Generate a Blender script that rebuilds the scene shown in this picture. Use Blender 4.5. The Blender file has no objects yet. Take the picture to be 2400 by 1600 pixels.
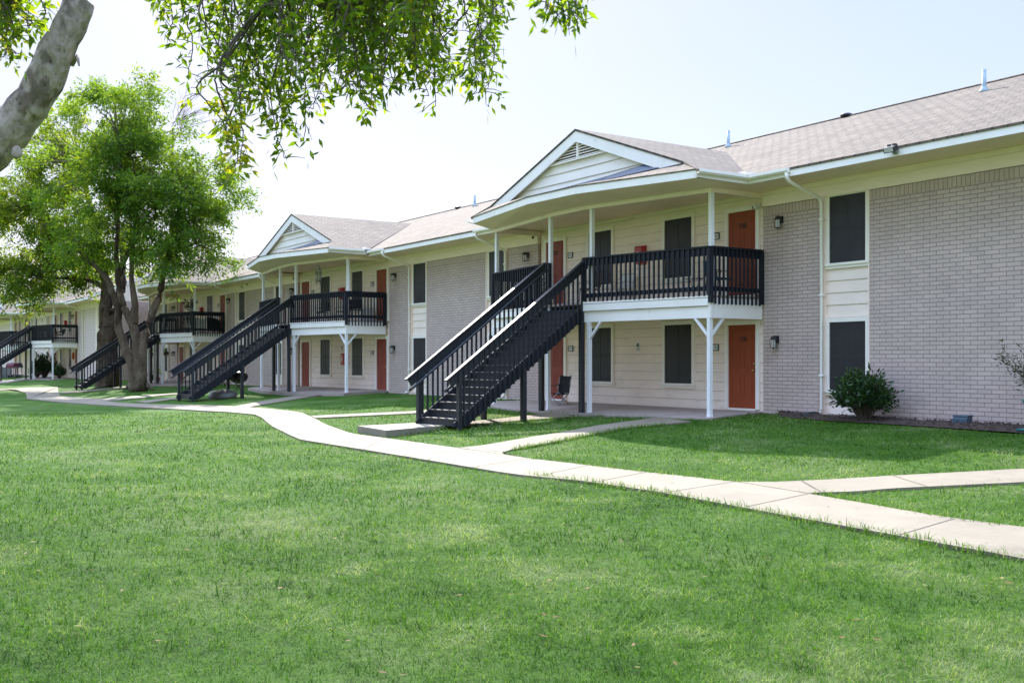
import bpy, math, random
import numpy as np
from mathutils import Vector, Matrix, noise as mnoise
S = bpy.context.scene
COL = S.collection
R = math.radians
random.seed(11)
rng = np.random.default_rng(11)

# ------------------------------------------------------------------ camera (level, slight upward shift)
F, HY, CX = 2460., 847., 1200.
CAM = (17.55, -18.92, 1.143)
YAW = math.atan2(.8321, .5547)
cam = bpy.data.cameras.new('camera'); co = bpy.data.objects.new('camera', cam); COL.objects.link(co)
co.location = CAM; co.rotation_euler = (R(90), 0, YAW)
cam.sensor_width = 36; cam.lens = F/2400*36; cam.shift_y = (HY-800)/2400
cam.clip_start = .1; cam.clip_end = 3000
S.camera = co

def ray(px, py):
    a = (px-CX)/F
    return (.5547*a-.8321, .8321*a+.5547, (HY-py)/F)
def at(px, py, Z):
    r = ray(px, py); return Vector([CAM[i]+Z*r[i] for i in range(3)])
def ground(x, y):
    yy = y+2.9*min(1, max(0, (-50-x)/8))
    return -.08-.42*min(1, max(0, (-.5-yy)/7.5))
def G(px, py):
    """where the sight line through a photo pixel meets the lawn"""
    r = ray(px, py)
    f = lambda t: CAM[2]+t*r[2]-ground(CAM[0]+t*r[0], CAM[1]+t*r[1])
    hi = 1.
    while f(hi) > 0 and hi < 300: hi += .25
    lo = hi-.25
    for _ in range(30):
        m = (lo+hi)/2
        if f(m) > 0: lo = m
        else: hi = m
    return (CAM[0]+lo*r[0], CAM[1]+lo*r[1])

# ------------------------------------------------------------------ mesh builder
class MB:
    def __init__(s): s.v = []; s.f = []; s.m = []; s.mi = 0
    def vs(s, pts):
        n = len(s.v); s.v += [tuple(p) for p in pts]; return n
    def face(s, idx): s.f.append(tuple(idx)); s.m.append(s.mi)
    def poly(s, pts):
        n = s.vs(pts); s.face(range(n, n+len(pts)))
    def box(s, x0, y0, z0, x1, y1, z1):
        n = s.vs([(x0,y0,z0),(x1,y0,z0),(x1,y1,z0),(x0,y1,z0),(x0,y0,z1),(x1,y0,z1),(x1,y1,z1),(x0,y1,z1)])
        for q in ((3,2,1,0),(4,5,6,7),(0,1,5,4),(1,2,6,5),(2,3,7,6),(3,0,4,7)): s.face([n+i for i in q])
        return s
    def extr(s, pts, vec):
        """closed prism: polygon pts pushed along vec"""
        pts = [Vector(p) for p in pts]; vec = Vector(vec); k = len(pts)
        n = s.vs(pts+[p+vec for p in pts])
        s.face(range(n+k-1, n-1, -1)); s.face(range(n+k, n+2*k))
        for i in range(k):
            j = (i+1) % k; s.face((n+i, n+j, n+k+j, n+k+i))
        return s
    def beam(s, p, q, w, h, up=(0,0,1), off=(0,0)):
        p, q, up = Vector(p), Vector(q), Vector(up)
        d = (q-p).normalized(); side = d.cross(up)
        if side.length < 1e-4: side = d.cross(Vector((0,1,0)))
        side.normalize(); u = side.cross(d)
        a = side*w/2; b = u*h/2; o = side*off[0]+u*off[1]
        s.extr([p+o-a-b, p+o+a-b, p+o+a+b, p+o-a+b], q-p); return s
    def tube(s, pts, rad, n=8, cap=True):
        pts = [Vector(p) for p in pts]
        if not hasattr(rad, '__len__'): rad = [rad]*len(pts)
        ring = []; ref = Vector((.13,.27,1))
        for i, p in enumerate(pts):
            d = (pts[min(i+1, len(pts)-1)]-pts[max(i-1, 0)])
            d = d.normalized() if d.length > 1e-9 else Vector((0,0,1))
            a = d.cross(ref)
            if a.length < .05: a = d.cross(Vector((1,0,0)))
            a.normalize(); b = d.cross(a)
            ring.append(s.vs([p+(a*math.cos(t)+b*math.sin(t))*rad[i] for t in [2*math.pi*k/n for k in range(n)]]))
        for i in range(len(ring)-1):
            for k in range(n):
                j = (k+1) % n; s.face((ring[i]+k, ring[i]+j, ring[i+1]+j, ring[i+1]+k))
        if cap:
            s.face([ring[0]+k for k in range(n)][::-1]); s.face([ring[-1]+k for k in range(n)])
        return s
    def lathe(s, prof, c=(0,0,0), n=16, sx=1, sy=1):
        c = Vector(c); rings = []
        for r, z in prof:
            rings.append(s.vs([c+Vector((r*sx*math.cos(2*math.pi*k/n), r*sy*math.sin(2*math.pi*k/n), z)) for k in range(n)]))
        for i in range(len(rings)-1):
            for k in range(n):
                j = (k+1) % n; s.face((rings[i]+k, rings[i]+j, rings[i+1]+j, rings[i+1]+k))
        s.face([rings[0]+k for k in range(n)][::-1]); s.face([rings[-1]+k for k in range(n)])
        return s
    def blob(s, c, rx, ry, rz, n=10, jit=0, seed=0):
        rr = random.Random(seed); prof = []
        m = n//2
        for i in range(m+1):
            t = -math.pi/2+math.pi*i/m
            prof.append((max(.02, math.cos(t)), math.sin(t)))
        k0 = len(s.v)
        s.lathe([(r, z*rz) for r, z in prof], c, n, rx, ry)
        if jit:
            for i in range(k0, len(s.v)):
                p = Vector(s.v[i]); s.v[i] = tuple(Vector(c)+(p-Vector(c))*(1+rr.uniform(-jit, jit)))
        return s
    def mesh(s, name, mats, smooth=False):
        me = bpy.data.meshes.new(name); me.from_pydata(s.v, [], s.f)
        for m in (mats if isinstance(mats, (list, tuple)) else [mats]): me.materials.append(m)
        if any(s.m): me.polygons.foreach_set('material_index', s.m)
        if smooth: me.polygons.foreach_set('use_smooth', [True]*len(s.f))
        me.update(); return me
    def build(s, name, mats, parent=None, smooth=False, loc=(0,0,0), rz=0):
        return link(name, s.mesh(name, mats, smooth), parent, loc, rz)

def link(name, data, parent=None, loc=(0,0,0), rz=0):
    o = bpy.data.objects.new(name, data); COL.objects.link(o)
    o.location = loc
    if rz: o.rotation_euler = (0, 0, rz)
    if parent is not None: o.parent = parent
    return o
def tag(o, label, cat, group=None):
    o['label'] = label; o['category'] = cat
    if group: o['group'] = group
    return o
def thing(name, label, cat, loc=(0,0,0), rz=0, group=None):
    o = link(name, None, None, loc, rz); o.empty_display_size = .3
    return tag(o, label, cat, group)
def structure(o, kind='structure'): o['kind'] = kind; return o
def copy_tree(o, parent=None):
    c = o.copy(); COL.objects.link(c)
    if parent is not None: c.parent = parent
    for ch in list(o.children): copy_tree(ch, c)
    return c
def dup(o, label, loc=None, rz=None):
    c = copy_tree(o); c['label'] = label
    if loc is not None: c.location = loc
    if rz is not None: c.rotation_euler = (0, 0, rz)
    return c

# ------------------------------------------------------------------ materials
def newmat(name):
    m = bpy.data.materials.new(name); m.use_nodes = True
    nt = m.node_tree; b = nt.nodes['Principled BSDF']
    return m, nt, b
def N(nt, t, **kw):
    n = nt.nodes.new(t)
    for k, v in kw.items():
        if k in n.inputs: n.inputs[k].default_value = v
        else: setattr(n, k, v)
    return n
def ramp(nt, stops, interp='LINEAR'):
    n = nt.nodes.new('ShaderNodeValToRGB'); e = n.color_ramp.elements; n.color_ramp.interpolation = interp
    while len(e) < len(stops): e.new(.5)
    for i, (p, c) in enumerate(stops): e[i].position = p; e[i].color = (*c, 1)
    return n
def mat(name, col, rough=.6, var=.08, nscale=3., bump=.0, bscale=60., metal=0, spec=.5, stretch=(1,1,1), dirt=None):
    m, nt, b = newmat(name); L = nt.links
    tc = N(nt, 'ShaderNodeTexCoord'); mp = N(nt, 'ShaderNodeMapping'); mp.inputs['Scale'].default_value = stretch
    L.new(tc.outputs['Object'], mp.inputs['Vector'])
    no = N(nt, 'ShaderNodeTexNoise', Scale=nscale, Detail=5., Roughness=.6); L.new(mp.outputs[0], no.inputs['Vector'])
    c = Vector(col)
    rp = ramp(nt, [(.3, c*(1-var)), (.7, [min(1, x*(1+var)) for x in c])]); L.new(no.outputs['Fac'], rp.inputs['Fac'])
    out = rp.outputs['Color']
    if dirt:
        dc, lo, hi, ds = dirt
        n2 = N(nt, 'ShaderNodeTexNoise', Scale=ds, Detail=6., Roughness=.65); L.new(mp.outputs[0], n2.inputs['Vector'])
        r2 = ramp(nt, [(lo, (0,0,0)), (hi, (1,1,1))]); L.new(n2.outputs['Fac'], r2.inputs['Fac'])
        mx = N(nt, 'ShaderNodeMixRGB'); mx.inputs['Color2'].default_value = (*dc, 1)
        L.new(r2.outputs['Color'], mx.inputs['Fac']); L.new(out, mx.inputs['Color1']); out = mx.outputs['Color']
    L.new(out, b.inputs['Base Color'])
    b.inputs['Roughness'].default_value = rough; b.inputs['Metallic'].default_value = metal
    b.inputs['Specular IOR Level'].default_value = spec
    if bump:
        n3 = N(nt, 'ShaderNodeTexNoise', Scale=bscale, Detail=4.); L.new(mp.outputs[0], n3.inputs['Vector'])
        bp = N(nt, 'ShaderNodeBump', Strength=bump, Distance=.02); L.new(n3.outputs['Fac'], bp.inputs['Height'])
        L.new(bp.outputs[0], b.inputs['Normal'])
    return m
def brickmat(name, bw, rh, c1, c2, mortar, msize, vec='wall', bump=.6, var=.1, rough=.75, off=.5, stain=None, warp=.006):
    """vec: wall = (x+y, z); soldier = (z, x+y); roof = (x, y); roofx = (y, x)"""
    m, nt, b = newmat(name); L = nt.links
    tc = N(nt, 'ShaderNodeTexCoord'); sp = N(nt, 'ShaderNodeSeparateXYZ'); L.new(tc.outputs['Object'], sp.inputs[0])
    ad = N(nt, 'ShaderNodeMath', operation='ADD'); L.new(sp.outputs['X'], ad.inputs[0]); L.new(sp.outputs['Y'], ad.inputs[1])
    cb = N(nt, 'ShaderNodeCombineXYZ')
    src = {'wall': (ad.outputs[0], sp.outputs['Z']), 'soldier': (sp.outputs['Z'], ad.outputs[0]), 'roof': (sp.outputs['X'], sp.outputs['Y']), 'roofx': (sp.outputs['Y'], sp.outputs['X'])}[vec]
    L.new(src[0], cb.inputs['X']); L.new(src[1], cb.inputs['Y'])
    wn = N(nt, 'ShaderNodeTexNoise', Scale=2.3, Detail=4.); L.new(tc.outputs['Object'], wn.inputs['Vector'])
    wm = N(nt, 'ShaderNodeVectorMath', operation='MULTIPLY_ADD'); wm.inputs[1].default_value = (warp*2, warp*2, 0)
    L.new(wn.outputs['Color'], wm.inputs[0]); L.new(cb.outputs[0], wm.inputs[2])
    br = N(nt, 'ShaderNodeTexBrick'); br.offset = off
    for k, v in (('Scale', 1.), ('Mortar Size', msize), ('Mortar Smooth', .25), ('Bias', 0.), ('Brick Width', bw), ('Row Height', rh)): br.inputs[k].default_value = v
    br.inputs['Color1'].default_value = (*c1, 1); br.inputs['Color2'].default_value = (*c2, 1); br.inputs['Mortar'].default_value = (*mortar, 1)
    L.new(wm.outputs[0], br.inputs['Vector'])
    no = N(nt, 'ShaderNodeTexNoise', Scale=1.1, Detail=8., Roughness=.65); L.new(tc.outputs['Object'], no.inputs['Vector'])
    rp = ramp(nt, [(.3, (1-var,)*3), (.7, (1+var,)*3)]); L.new(no.outputs['Fac'], rp.inputs['Fac'])
    mx = N(nt, 'ShaderNodeMixRGB', blend_type='MULTIPLY'); mx.inputs['Fac'].default_value = 1
    L.new(br.outputs['Color'], mx.inputs['Color1']); L.new(rp.outputs['Color'], mx.inputs['Color2'])
    out = mx.outputs['Color']
    if stain:
        n2 = N(nt, 'ShaderNodeTexNoise', Scale=stain[1], Detail=7., Roughness=.7); L.new(tc.outputs['Object'], n2.inputs['Vector'])
        r2 = ramp(nt, [(stain[2], (0,0,0)), (stain[3], (1,1,1))]); L.new(n2.outputs['Fac'], r2.inputs['Fac'])
        m2 = N(nt, 'ShaderNodeMixRGB'); m2.inputs['Color2'].default_value = (*stain[0], 1)
        L.new(r2.outputs['Color'], m2.inputs['Fac']); L.new(out, m2.inputs['Color1']); out = m2.outputs['Color']
    L.new(out, b.inputs['Base Color']); b.inputs['Roughness'].default_value = rough
    b.inputs['Specular IOR Level'].default_value = .35
    if vec.startswith('roof'):
        mq = N(nt, 'ShaderNodeMapping'); mq.inputs['Scale'].default_value = (1,2.2,1) if vec == 'roof' else (2.2,1,1); L.new(tc.outputs['Object'], mq.inputs['Vector'])
        n5 = N(nt, 'ShaderNodeTexNoise', Scale=11., Detail=8., Roughness=.8); L.new(mq.outputs[0], n5.inputs['Vector'])
        r5 = ramp(nt, [(.34, (.5,.49,.48)), (.5, (1,1,1)), (.68, (1.35,1.32,1.28))]); L.new(n5.outputs['Fac'], r5.inputs['Fac'])
        m5 = N(nt, 'ShaderNodeMixRGB', blend_type='MULTIPLY'); m5.inputs['Fac'].default_value = 1; L.new(out, m5.inputs['Color1']); L.new(r5.outputs['Color'], m5.inputs['Color2']); L.new(m5.outputs['Color'], b.inputs['Base Color'])
    n3 = N(nt, 'ShaderNodeTexNoise', Scale=55., Detail=5.); L.new(tc.outputs['Object'], n3.inputs['Vector'])
    inv = N(nt, 'ShaderNodeMath', operation='MULTIPLY_ADD'); inv.inputs[1].default_value = -1.; L.new(br.outputs['Fac'], inv.inputs[0])
    sc = N(nt, 'ShaderNodeMath', operation='MULTIPLY'); sc.inputs[1].default_value = .25; L.new(n3.outputs['Fac'], sc.inputs[0]); L.new(sc.outputs[0], inv.inputs[2])
    bp = N(nt, 'ShaderNodeBump', Strength=bump, Distance=.012); L.new(inv.outputs[0], bp.inputs['Height']); L.new(bp.outputs[0], b.inputs['Normal'])
    return m
def leafmat(name, stops, trans=.45, rough=.45, spec=.35, tint=(2.1,1.9,.55)):
    m, nt, b = newmat(name); L = nt.links
    at_ = N(nt, 'ShaderNodeAttribute', attribute_name='rnd')
    rp = ramp(nt, stops); L.new(at_.outputs['Fac'], rp.inputs['Fac'])
    L.new(rp.outputs['Color'], b.inputs['Base Color']); b.inputs['Roughness'].default_value = rough
    b.inputs['Specular IOR Level'].default_value = spec
    tr = N(nt, 'ShaderNodeBsdfTranslucent')
    hs = N(nt, 'ShaderNodeMixRGB', blend_type='MULTIPLY'); hs.inputs['Fac'].default_value = 1; hs.inputs['Color2'].default_value = (*tint, 1)
    L.new(rp.outputs['Color'], hs.inputs['Color1']); L.new(hs.outputs['Color'], tr.inputs['Color'])
    mx = N(nt, 'ShaderNodeMixShader'); mx.inputs['Fac'].default_value = trans
    L.new(b.outputs[0], mx.inputs[1]); L.new(tr.outputs[0], mx.inputs[2])
    L.new(mx.outputs[0], nt.nodes['Material Output'].inputs['Surface'])
    return m

M = {}
M['white'] = mat('white_paint', (.90,.84,.78), .55, .05, 1.7, .05, 40, dirt=((.55,.50,.42), .62, .8, 2.2))
M['soffit'] = mat('soffit_paint', (.97,.74,.57), .6, .05, 1.4, .05, 30)
M['trim'] = mat('trim_paint', (.91,.83,.73), .5, .04, 2.3, .04, 50, dirt=((.6,.56,.5), .66, .85, 3.))
M['siding'] = mat('siding_paint', (.95,.785,.665), .6, .06, 1.4, .08, 30, stretch=(1,1,3), dirt=((.56,.50,.42), .6, .82, 1.6))
M['post'] = mat('post_paint', (.83,.82,.80), .5, .06, 4., .05, 40, stretch=(1,1,.3), dirt=((.45,.40,.34), .66, .8, 5.))
M['brick'] = brickmat('painted_brick', .30, .0868, (.58,.445,.39), (.52,.40,.35), (.27,.21,.175), .0075, stain=((.32,.28,.25), .8, .64, .88))
M['soldier'] = brickmat('painted_brick_soldier', .21, .1, (.58,.445,.39), (.52,.40,.35), (.27,.21,.175), .0075, 'soldier', off=0)
M['lavender'] = mat('grey_siding', (.72,.585,.53), .6, .05, 1.5, .06, 40, stretch=(1,1,3))
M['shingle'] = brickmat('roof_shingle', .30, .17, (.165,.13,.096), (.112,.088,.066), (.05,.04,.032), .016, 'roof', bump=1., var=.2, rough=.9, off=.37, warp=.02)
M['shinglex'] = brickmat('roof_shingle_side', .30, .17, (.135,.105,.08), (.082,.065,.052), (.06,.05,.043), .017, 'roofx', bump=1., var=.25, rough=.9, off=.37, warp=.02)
M['door'] = mat('door_red_orange', (.28,.058,.02), .5, .07, 1.5, .03, 30, spec=.25)
M['door2'] = mat('door_faded_red', (.26,.055,.036), .5, .08, 1.5, .03, 30, spec=.25)
M['screen'] = mat('window_screen', (.022,.021,.024), .42, .3, 1.1, spec=.32)
M['dark'] = mat('black_paint', (.013,.0155,.023), .5, .15, 6., .08, 60, spec=.3, dirt=((.035,.032,.03), .68, .85, 4.))
M['stairpaint'] = mat('stair_paint', (.026,.027,.031), .45, .2, 7., .12, 50, spec=.38, dirt=((.045,.038,.03), .62, .85, 4.))
M['stairmatte'] = mat('stair_side_paint', (.027,.028,.033), .8, .2, 7., .12, 50, spec=.2, dirt=((.045,.038,.03), .62, .85, 4.))
M['muntin'] = mat('muntin', (.042,.042,.046), .7, .1, 6., spec=.2)
M['metal'] = mat('dark_metal', (.02,.02,.022), .4, .1, 8., spec=.6)
M['steel'] = mat('grey_steel', (.35,.37,.39), .35, .1, 8., metal=.7)
M['galv'] = mat('galvanised_pipe', (.30,.36,.38), .45, .1, 8., metal=.4)
M['brass'] = mat('brass', (.55,.38,.12), .3, .05, 8., metal=.9)
M['concrete'] = mat('concrete', (.20,.165,.112), .85, .13, 1.6, .2, 90, dirt=((.14,.113,.078), .54, .78, 1.3))
M['slab'] = mat('porch_concrete', (.34,.27,.225), .85, .12, 1.6, .12, 70, dirt=((.20,.17,.15), .55, .8, .9))
M['joint'] = mat('joint_gap', (.12,.10,.075), .95, .2, 9.)
M['lap_shadow'] = mat('siding_lap_shadow', (.42,.36,.30), .9, .2, 6.)  # darker paint that stands in for the shadow line at each lap
M['glass'] = mat('lamp_glass', (.55,.54,.50), .2, .05, 5.)
M['red'] = mat('red_enamel', (.42,.018,.02), .35, .08, 4.)
M['paper'] = mat('white_plastic', (.72,.71,.68), .45, .04, 6.)
M['ink'] = mat('ink', (.03,.025,.025), .6, .05, 5.)
M['black'] = mat('black_plastic', (.014,.014,.015), .5, .15, 6.)
M['fabric'] = mat('black_fabric', (.018,.016,.016), .9, .2, 30., .2, 250)
M['teal'] = mat('teal_fabric', (.008,.095,.14), .8, .12, 20., .1, 200)
M['tealpot'] = mat('teal_glaze', (.01,.16,.17), .3, .1, 5.)
M['terracotta'] = mat('terracotta', (.35,.12,.06), .8, .1, 8.)
M['mulch'] = mat('mulch', (.05,.03,.021), .95, .5, 14., .9, 30, dirt=((.16,.11,.075), .55, .7, 40.))
M['rock'] = mat('rock', (.26,.25,.25), .9, .3, 4., .7, 9)
M['wood'] = mat('raw_wood', (.30,.19,.09), .8, .25, 3., .2, 30, stretch=(1,8,8))
M['flash'] = mat('roof_flashing', (.035,.06,.10), .35, .3, 3., .1, 12)
M['utility'] = mat('utility_green_grey', (.05,.08,.105), .55, .1, 5.)
M['pad'] = mat('pad_concrete', (.23,.195,.145), .85, .1, 2.5, .15, 80, dirt=((.34,.28,.21), .58, .85, 1.4))
M['maroon'] = mat('maroon_cover', (.11,.015,.025), .6, .15, 6., .2, 20)
M['orange'] = mat('orange_petals', (.55,.10,.015), .7, .3, 20.)
M['tyre'] = mat('tyre_rubber', (.02,.02,.02), .8, .1, 9.)
M['bikered'] = mat('bike_red', (.22,.02,.015), .35, .1, 4.)
# ------------------------------------------------------------------ building kit
_cache = {}
def shared(key, fn):
    if key not in _cache: _cache[key] = fn()
    return _cache[key]
def lap(mb, x0, x1, z0, z1, y, expo=.235, th=.016):
    z = z0
    while z < z1-.01:
        zt = min(z+expo, z1); t = th*(zt-z)/expo
        mb.poly([(x0,y-t,z), (x1,y-t,z), (x1,y,zt), (x0,y,zt)])
        mb.poly([(x0,y,z), (x1,y,z), (x1,y-t,z), (x0,y-t,z)])
        if z > z0:
            mb.mi = 1; mb.poly([(x0,y-t-.001,z-.001), (x1,y-t-.001,z-.001), (x1,y-t-.001,z+.007), (x0,y-t-.001,z+.007)]); mb.mi = 0  # thin strip with the lap's shadow painted on, along the course bottom
        z = zt
    return mb
def window(parent, x0, x1, z0, z1, y, casing=.10, sill=True, mats=('trim',)):
    w, h = x1-x0, z1-z0; k = (round(w,2), round(h,2), casing, sill)
    def fr():
        b = MB(); c = casing
        b.box(-c,-.04,0,0,.03,h+c); b.box(w,-.04,0,w+c,.03,h+c); b.box(0,-.038,h,w,.03,h+c)
        if not sill: b.box(0,-.038,-.05,w,.03,0)
        return b.mesh('window_frame', M['trim'])
    def sc():
        b = MB(); b.box(0,-.012,0,w,.02,h)
        b.mi = 1; b.box(.02,-.0165,h*.49,w-.02,-.0125,h*.49+.035); b.box(w*.5-.009,-.0155,.03,w*.5+.009,-.0125,h*.49); b.box(w*.5-.009,-.0155,h*.49+.036,w*.5+.009,-.0125,h-.03); b.box(.03,-.015,h*.25,w-.03,-.0125,h*.25+.014); b.box(.03,-.015,h*.75,w-.03,-.0125,h*.75+.014); return b.mesh('window_screen', [M['screen'], M['muntin']])
    def si():
        b = MB(); b.box(-casing-.03,-.085,-.055,w+casing+.03,.03,-.001); b.box(-casing,-.05,-.12,w+casing,.03,-.0555); return b.mesh('window_sill', M['trim'])
    o = link('window', shared(('wf',)+k, fr), parent, (x0, y, z0))
    link('screen', shared(('ws',)+k, sc), o)
    if sill: link('sill', shared(('wi',)+k, si), o)
    return o
def text_mesh(txt, size, m, depth=.006):
    cu = bpy.data.curves.new('lettering', 'FONT'); cu.body = txt; cu.size = size; cu.extrude = depth/2; cu.align_x = 'CENTER'; cu.align_y = 'CENTER'
    o = bpy.data.objects.new('lettering', cu); COL.objects.link(o)
    dg = bpy.context.evaluated_depsgraph_get(); me = bpy.data.meshes.new_from_object(o.evaluated_get(dg))
    bpy.data.objects.remove(o); me.materials.clear(); me.materials.append(m)
    me.transform(Matrix.Rotation(R(90), 4, 'X')); return me
def door(parent, x0, x1, z0, z1, y, mt, hinge_left=True, number=None):
    w, h = x1-x0, z1-z0
    def leaf():
        b = MB(); b.box(0,-.014,0,w,.02,h)
        def pan(a0, c0, a1, c1):
            t = .018
            b.box(a0,-.021,c0,a1,-.0145,c0+t); b.box(a0,-.021,c1-t,a1,-.0145,c1)
            b.box(a0,-.0205,c0+t,a0+t,-.0145,c1-t); b.box(a1-t,-.0205,c0+t,a1,-.0145,c1-t)
            b.box(a0+.045,-.019,c0+.045,a1-.045,-.0145,c1-.045)
        m = .11; c = w/2
        for a0, a1 in ((m, c-.045), (c+.045, w-m)):
            pan(a0, .24*h/2.04, a1, .80*h/2.04); pan(a0, .98*h/2.04, a1, 1.55*h/2.04)
        pan(m, 1.66*h/2.04, w-m, 1.93*h/2.04)
        return b.mesh('door_leaf', M[mt])
    o = link('door', shared(('dl', round(w,2), round(h,2), mt), leaf), parent, (x0, y, z0))
    def fr():
        b = MB(); c = .11
        b.box(-c,-.055,-.02,-.001,.03,h+c); b.box(w+.001,-.055,-.02,w+c,.03,h+c); b.box(-.001,-.053,h+.001,w+.001,.03,h+c)
        b.box(-.001,-.06,-.05,w+.001,.03,-.001); return b.mesh('door_frame', M['trim'])
    link('door_frame', shared(('df', round(w,2), round(h,2)), fr), o)
    def hd():
        b = MB(); b.tube([(0,-.014,0),(0,-.045,0)], .012, 8); b.blob((0,-.065,0), .03, .03, .03, 10)
        b.tube([(0,-.012,.16),(0,-.03,.16)], .026, 10); return b.mesh('door_handle', M['brass'], True)
    link('handle', shared('dh', hd), o, ((w-.07) if hinge_left else .07, 0, .93))
    if number:
        link('door_number', shared(('num', number), lambda: text_mesh(number, .17, M['ink'])), o, (w/2+.02, -.026, 1.69))
    return o

ZR = lambda y: 5.38+.4167*(y+1.14)       # main roof plane
def bay_brick(parent, dx):
    """wall between two porches, 10.2 m: wing, window column, wide panel, window column, wing"""
    def br(x0, x1):
        def f():
            b = MB(); b.box(x0,0,-.35,x1,.2,4.62); return b.mesh('brick_panel', M['brick'])
        def g():
            b = MB(); b.box(x0,-.006,4.622,x1,.2,4.828); return b.mesh('soldier_course', M['soldier'])
        o = link('brick_wall', shared(('bw',x0,x1), f), parent, (dx,0,0))
        link('soldier_course', shared(('bs',x0,x1), g), o)
    return br
def column(parent, dx, x0, x1, w0, w1, kind='brick'):
    def f():
        b = MB(); b.box(x0+.001,.07,-.35,x1-.001,.2,4.83)
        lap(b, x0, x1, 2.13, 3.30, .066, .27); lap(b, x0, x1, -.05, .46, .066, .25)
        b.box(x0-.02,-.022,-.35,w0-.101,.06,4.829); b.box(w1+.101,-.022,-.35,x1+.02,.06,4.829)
        return b.mesh('column_siding', [M['siding'], M['lap_shadow']])
    link('siding_panel', shared(('col',x0,x1,w0,w1), f), parent, (dx,0,0))
    window(parent, dx+w0, dx+w1, .51, 2.02, .055, .10); window(parent, dx+w0, dx+w1, 3.33, 4.815, .055, .10)
def eaves(parent, dx, x0, x1, f0, f1):
    b = MB(); b.box(x0,-.03,4.832,x1,.2,5.085); b.box(x0,-.05,5.087,x1,.2,5.198)
    link('frieze_board', b.mesh('frieze_board', M['siding']), parent, (dx,0,0))
    b = MB(); b.box(x0-.3,-1.139,5.2,x1+.3,.2,5.22); link('soffit', b.mesh('soffit', M['soffit']), parent, (dx,0,0))
    b = MB(); b.box(f0,-1.165,5.185,f1,-1.14,5.365); link('fascia', b.mesh('fascia', M['white']), parent, (dx,0,0))
def gutter_run(parent, x0, x1, xs, side):
    """gutter piece on the main eave and the downspout at xs"""
    def prof(x): return [(x,-1.168,5.262),(x,-1.25,5.262),(x,-1.285,5.30),(x,-1.285,5.365),(x,-1.268,5.365),(x,-1.262,5.285),(x,-1.18,5.28),(x,-1.168,5.365)]
    b = MB(); p = prof(x0); q = prof(x1); k = len(p); n = b.vs(p+q)
    for i in range(k-1): b.face((n+i, n+k+i, n+k+i+1, n+i+1))
    b.poly([(x1 if side > 0 else x0, y, z) for _, y, z in prof(0)[:4]+prof(0)[-1:]])
    link('gutter', b.mesh('gutter', M['trim']), parent)
    b = MB()
    b.tube([(xs,-1.225,5.27),(xs,-1.225,5.17),(xs,-1.16,5.09),(xs,-.16,4.80),(xs,-.085,4.72),(xs,-.085,.08),(xs,-.13,-.01),(xs+side*.0,-.26,-.05)], .043, 8)
    for z in (4.3, 2.6, .8): b.box(xs-.055,-.132,z,xs+.055,-.02,z+.04)
    link('downspout', b.mesh('downspout', M['trim'], True), parent)
def porch_wall(parent, dx, numbers=(None,)*4, doors=('door','door2','door','door2')):
    """siding wall under the porch with two doors and two windows per floor"""
    def f():
        b = MB(); b.box(-9.3,.09,-.3,0,.2,5.3); lap(b, -9.3, -0.0, -.07, 5.25, .088, .235, .015); return b.mesh('porch_siding', [M['siding'], M['lap_shadow']])
    link('siding_wall', shared('pw', f), parent, (dx,0,0))
    for i, (z, h) in enumerate(((0., 2.04), (2.77, 2.05))):
        door(parent, dx-1.19, dx-.27, z, z+h, .07, doors[2*i], True, numbers[2*i])
        door(parent, dx-8.97, dx-8.05, z, z+h, .07, doors[2*i+1], False, numbers[2*i+1])
    for z0, z1 in ((.57,2.11),(3.35,4.90)):
        window(parent, dx-3.54, dx-2.5, z0, z1, .07, .10); window(parent, dx-6.83, dx-5.79, z0, z1, .07, .10)
def main_roof(parent, x0, x1, hole=None):
    b = MB()
    for s in (0, 1):
        ya, yb = (-1.18, 5.) if s == 0 else (11.18, 5.)
        za, zb = 5.375, ZR(5.)
        b.extr([(x0,ya,za),(x0,yb,zb),(x0,yb,zb-.07),(x0,ya,za-.05)], (x1-x0,0,0))
    b.tube([(x0,5.,ZR(5.)+.01),(x1,5.,ZR(5.)+.01)], .03, 6)
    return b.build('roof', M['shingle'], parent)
def vent_pipe(roof, x, y, h=.62, r=.05):
    b = MB(); z = ZR(y); b.lathe([(.12,-.06),(.10,.02),(.065,.08),(r,.13),(r,h),(r*.8,h),(r*.8,h-.05)], (x,y,z), 12)
    b.build('vent_pipe', M['galv'], roof, True)
def roof_vent(roof, x, y):
    b = MB(); z = ZR(y); b.lathe([(.13,-.12),(.13,.0),(.18,.02),(.18,.05),(.1,.09),(.02,.10)], (x,y,z), 14)
    b.build('roof_vent', M['metal'], roof, True)
def shell(parent, x0, x1, m='brick', gable=True):
    b = MB(); b.box(x0,9.8,-.35,x1,10,5.2); b.build('rear_wall', M[m], parent)
    for x, s in ((x0, 1), (x1, -1)):
        a, c = sorted((x, x+s*.2))
        b = MB(); b.box(a,.2,-.35,c,9.8,5.2); b.build('end_wall', M[m], parent)
        b = MB(); b.extr([(a,-.9,5.201),(a,10.9,5.201),(a,5.,ZR(5.)-.09)], (.2,0,0)); b.build('gable_wall', M['siding'], parent)
    b = MB()
    for x in (x0-.06, x1+.01):
        for ya, yb in ((-1.16,5.),(11.16,5.)):
            b.extr([(x,ya,5.36),(x,yb,ZR(5.)-.02),(x,yb,ZR(5.)-.22),(x,ya,5.16)], (.05,0,0))
    b.build('rake_board', M['white'], parent)

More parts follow.
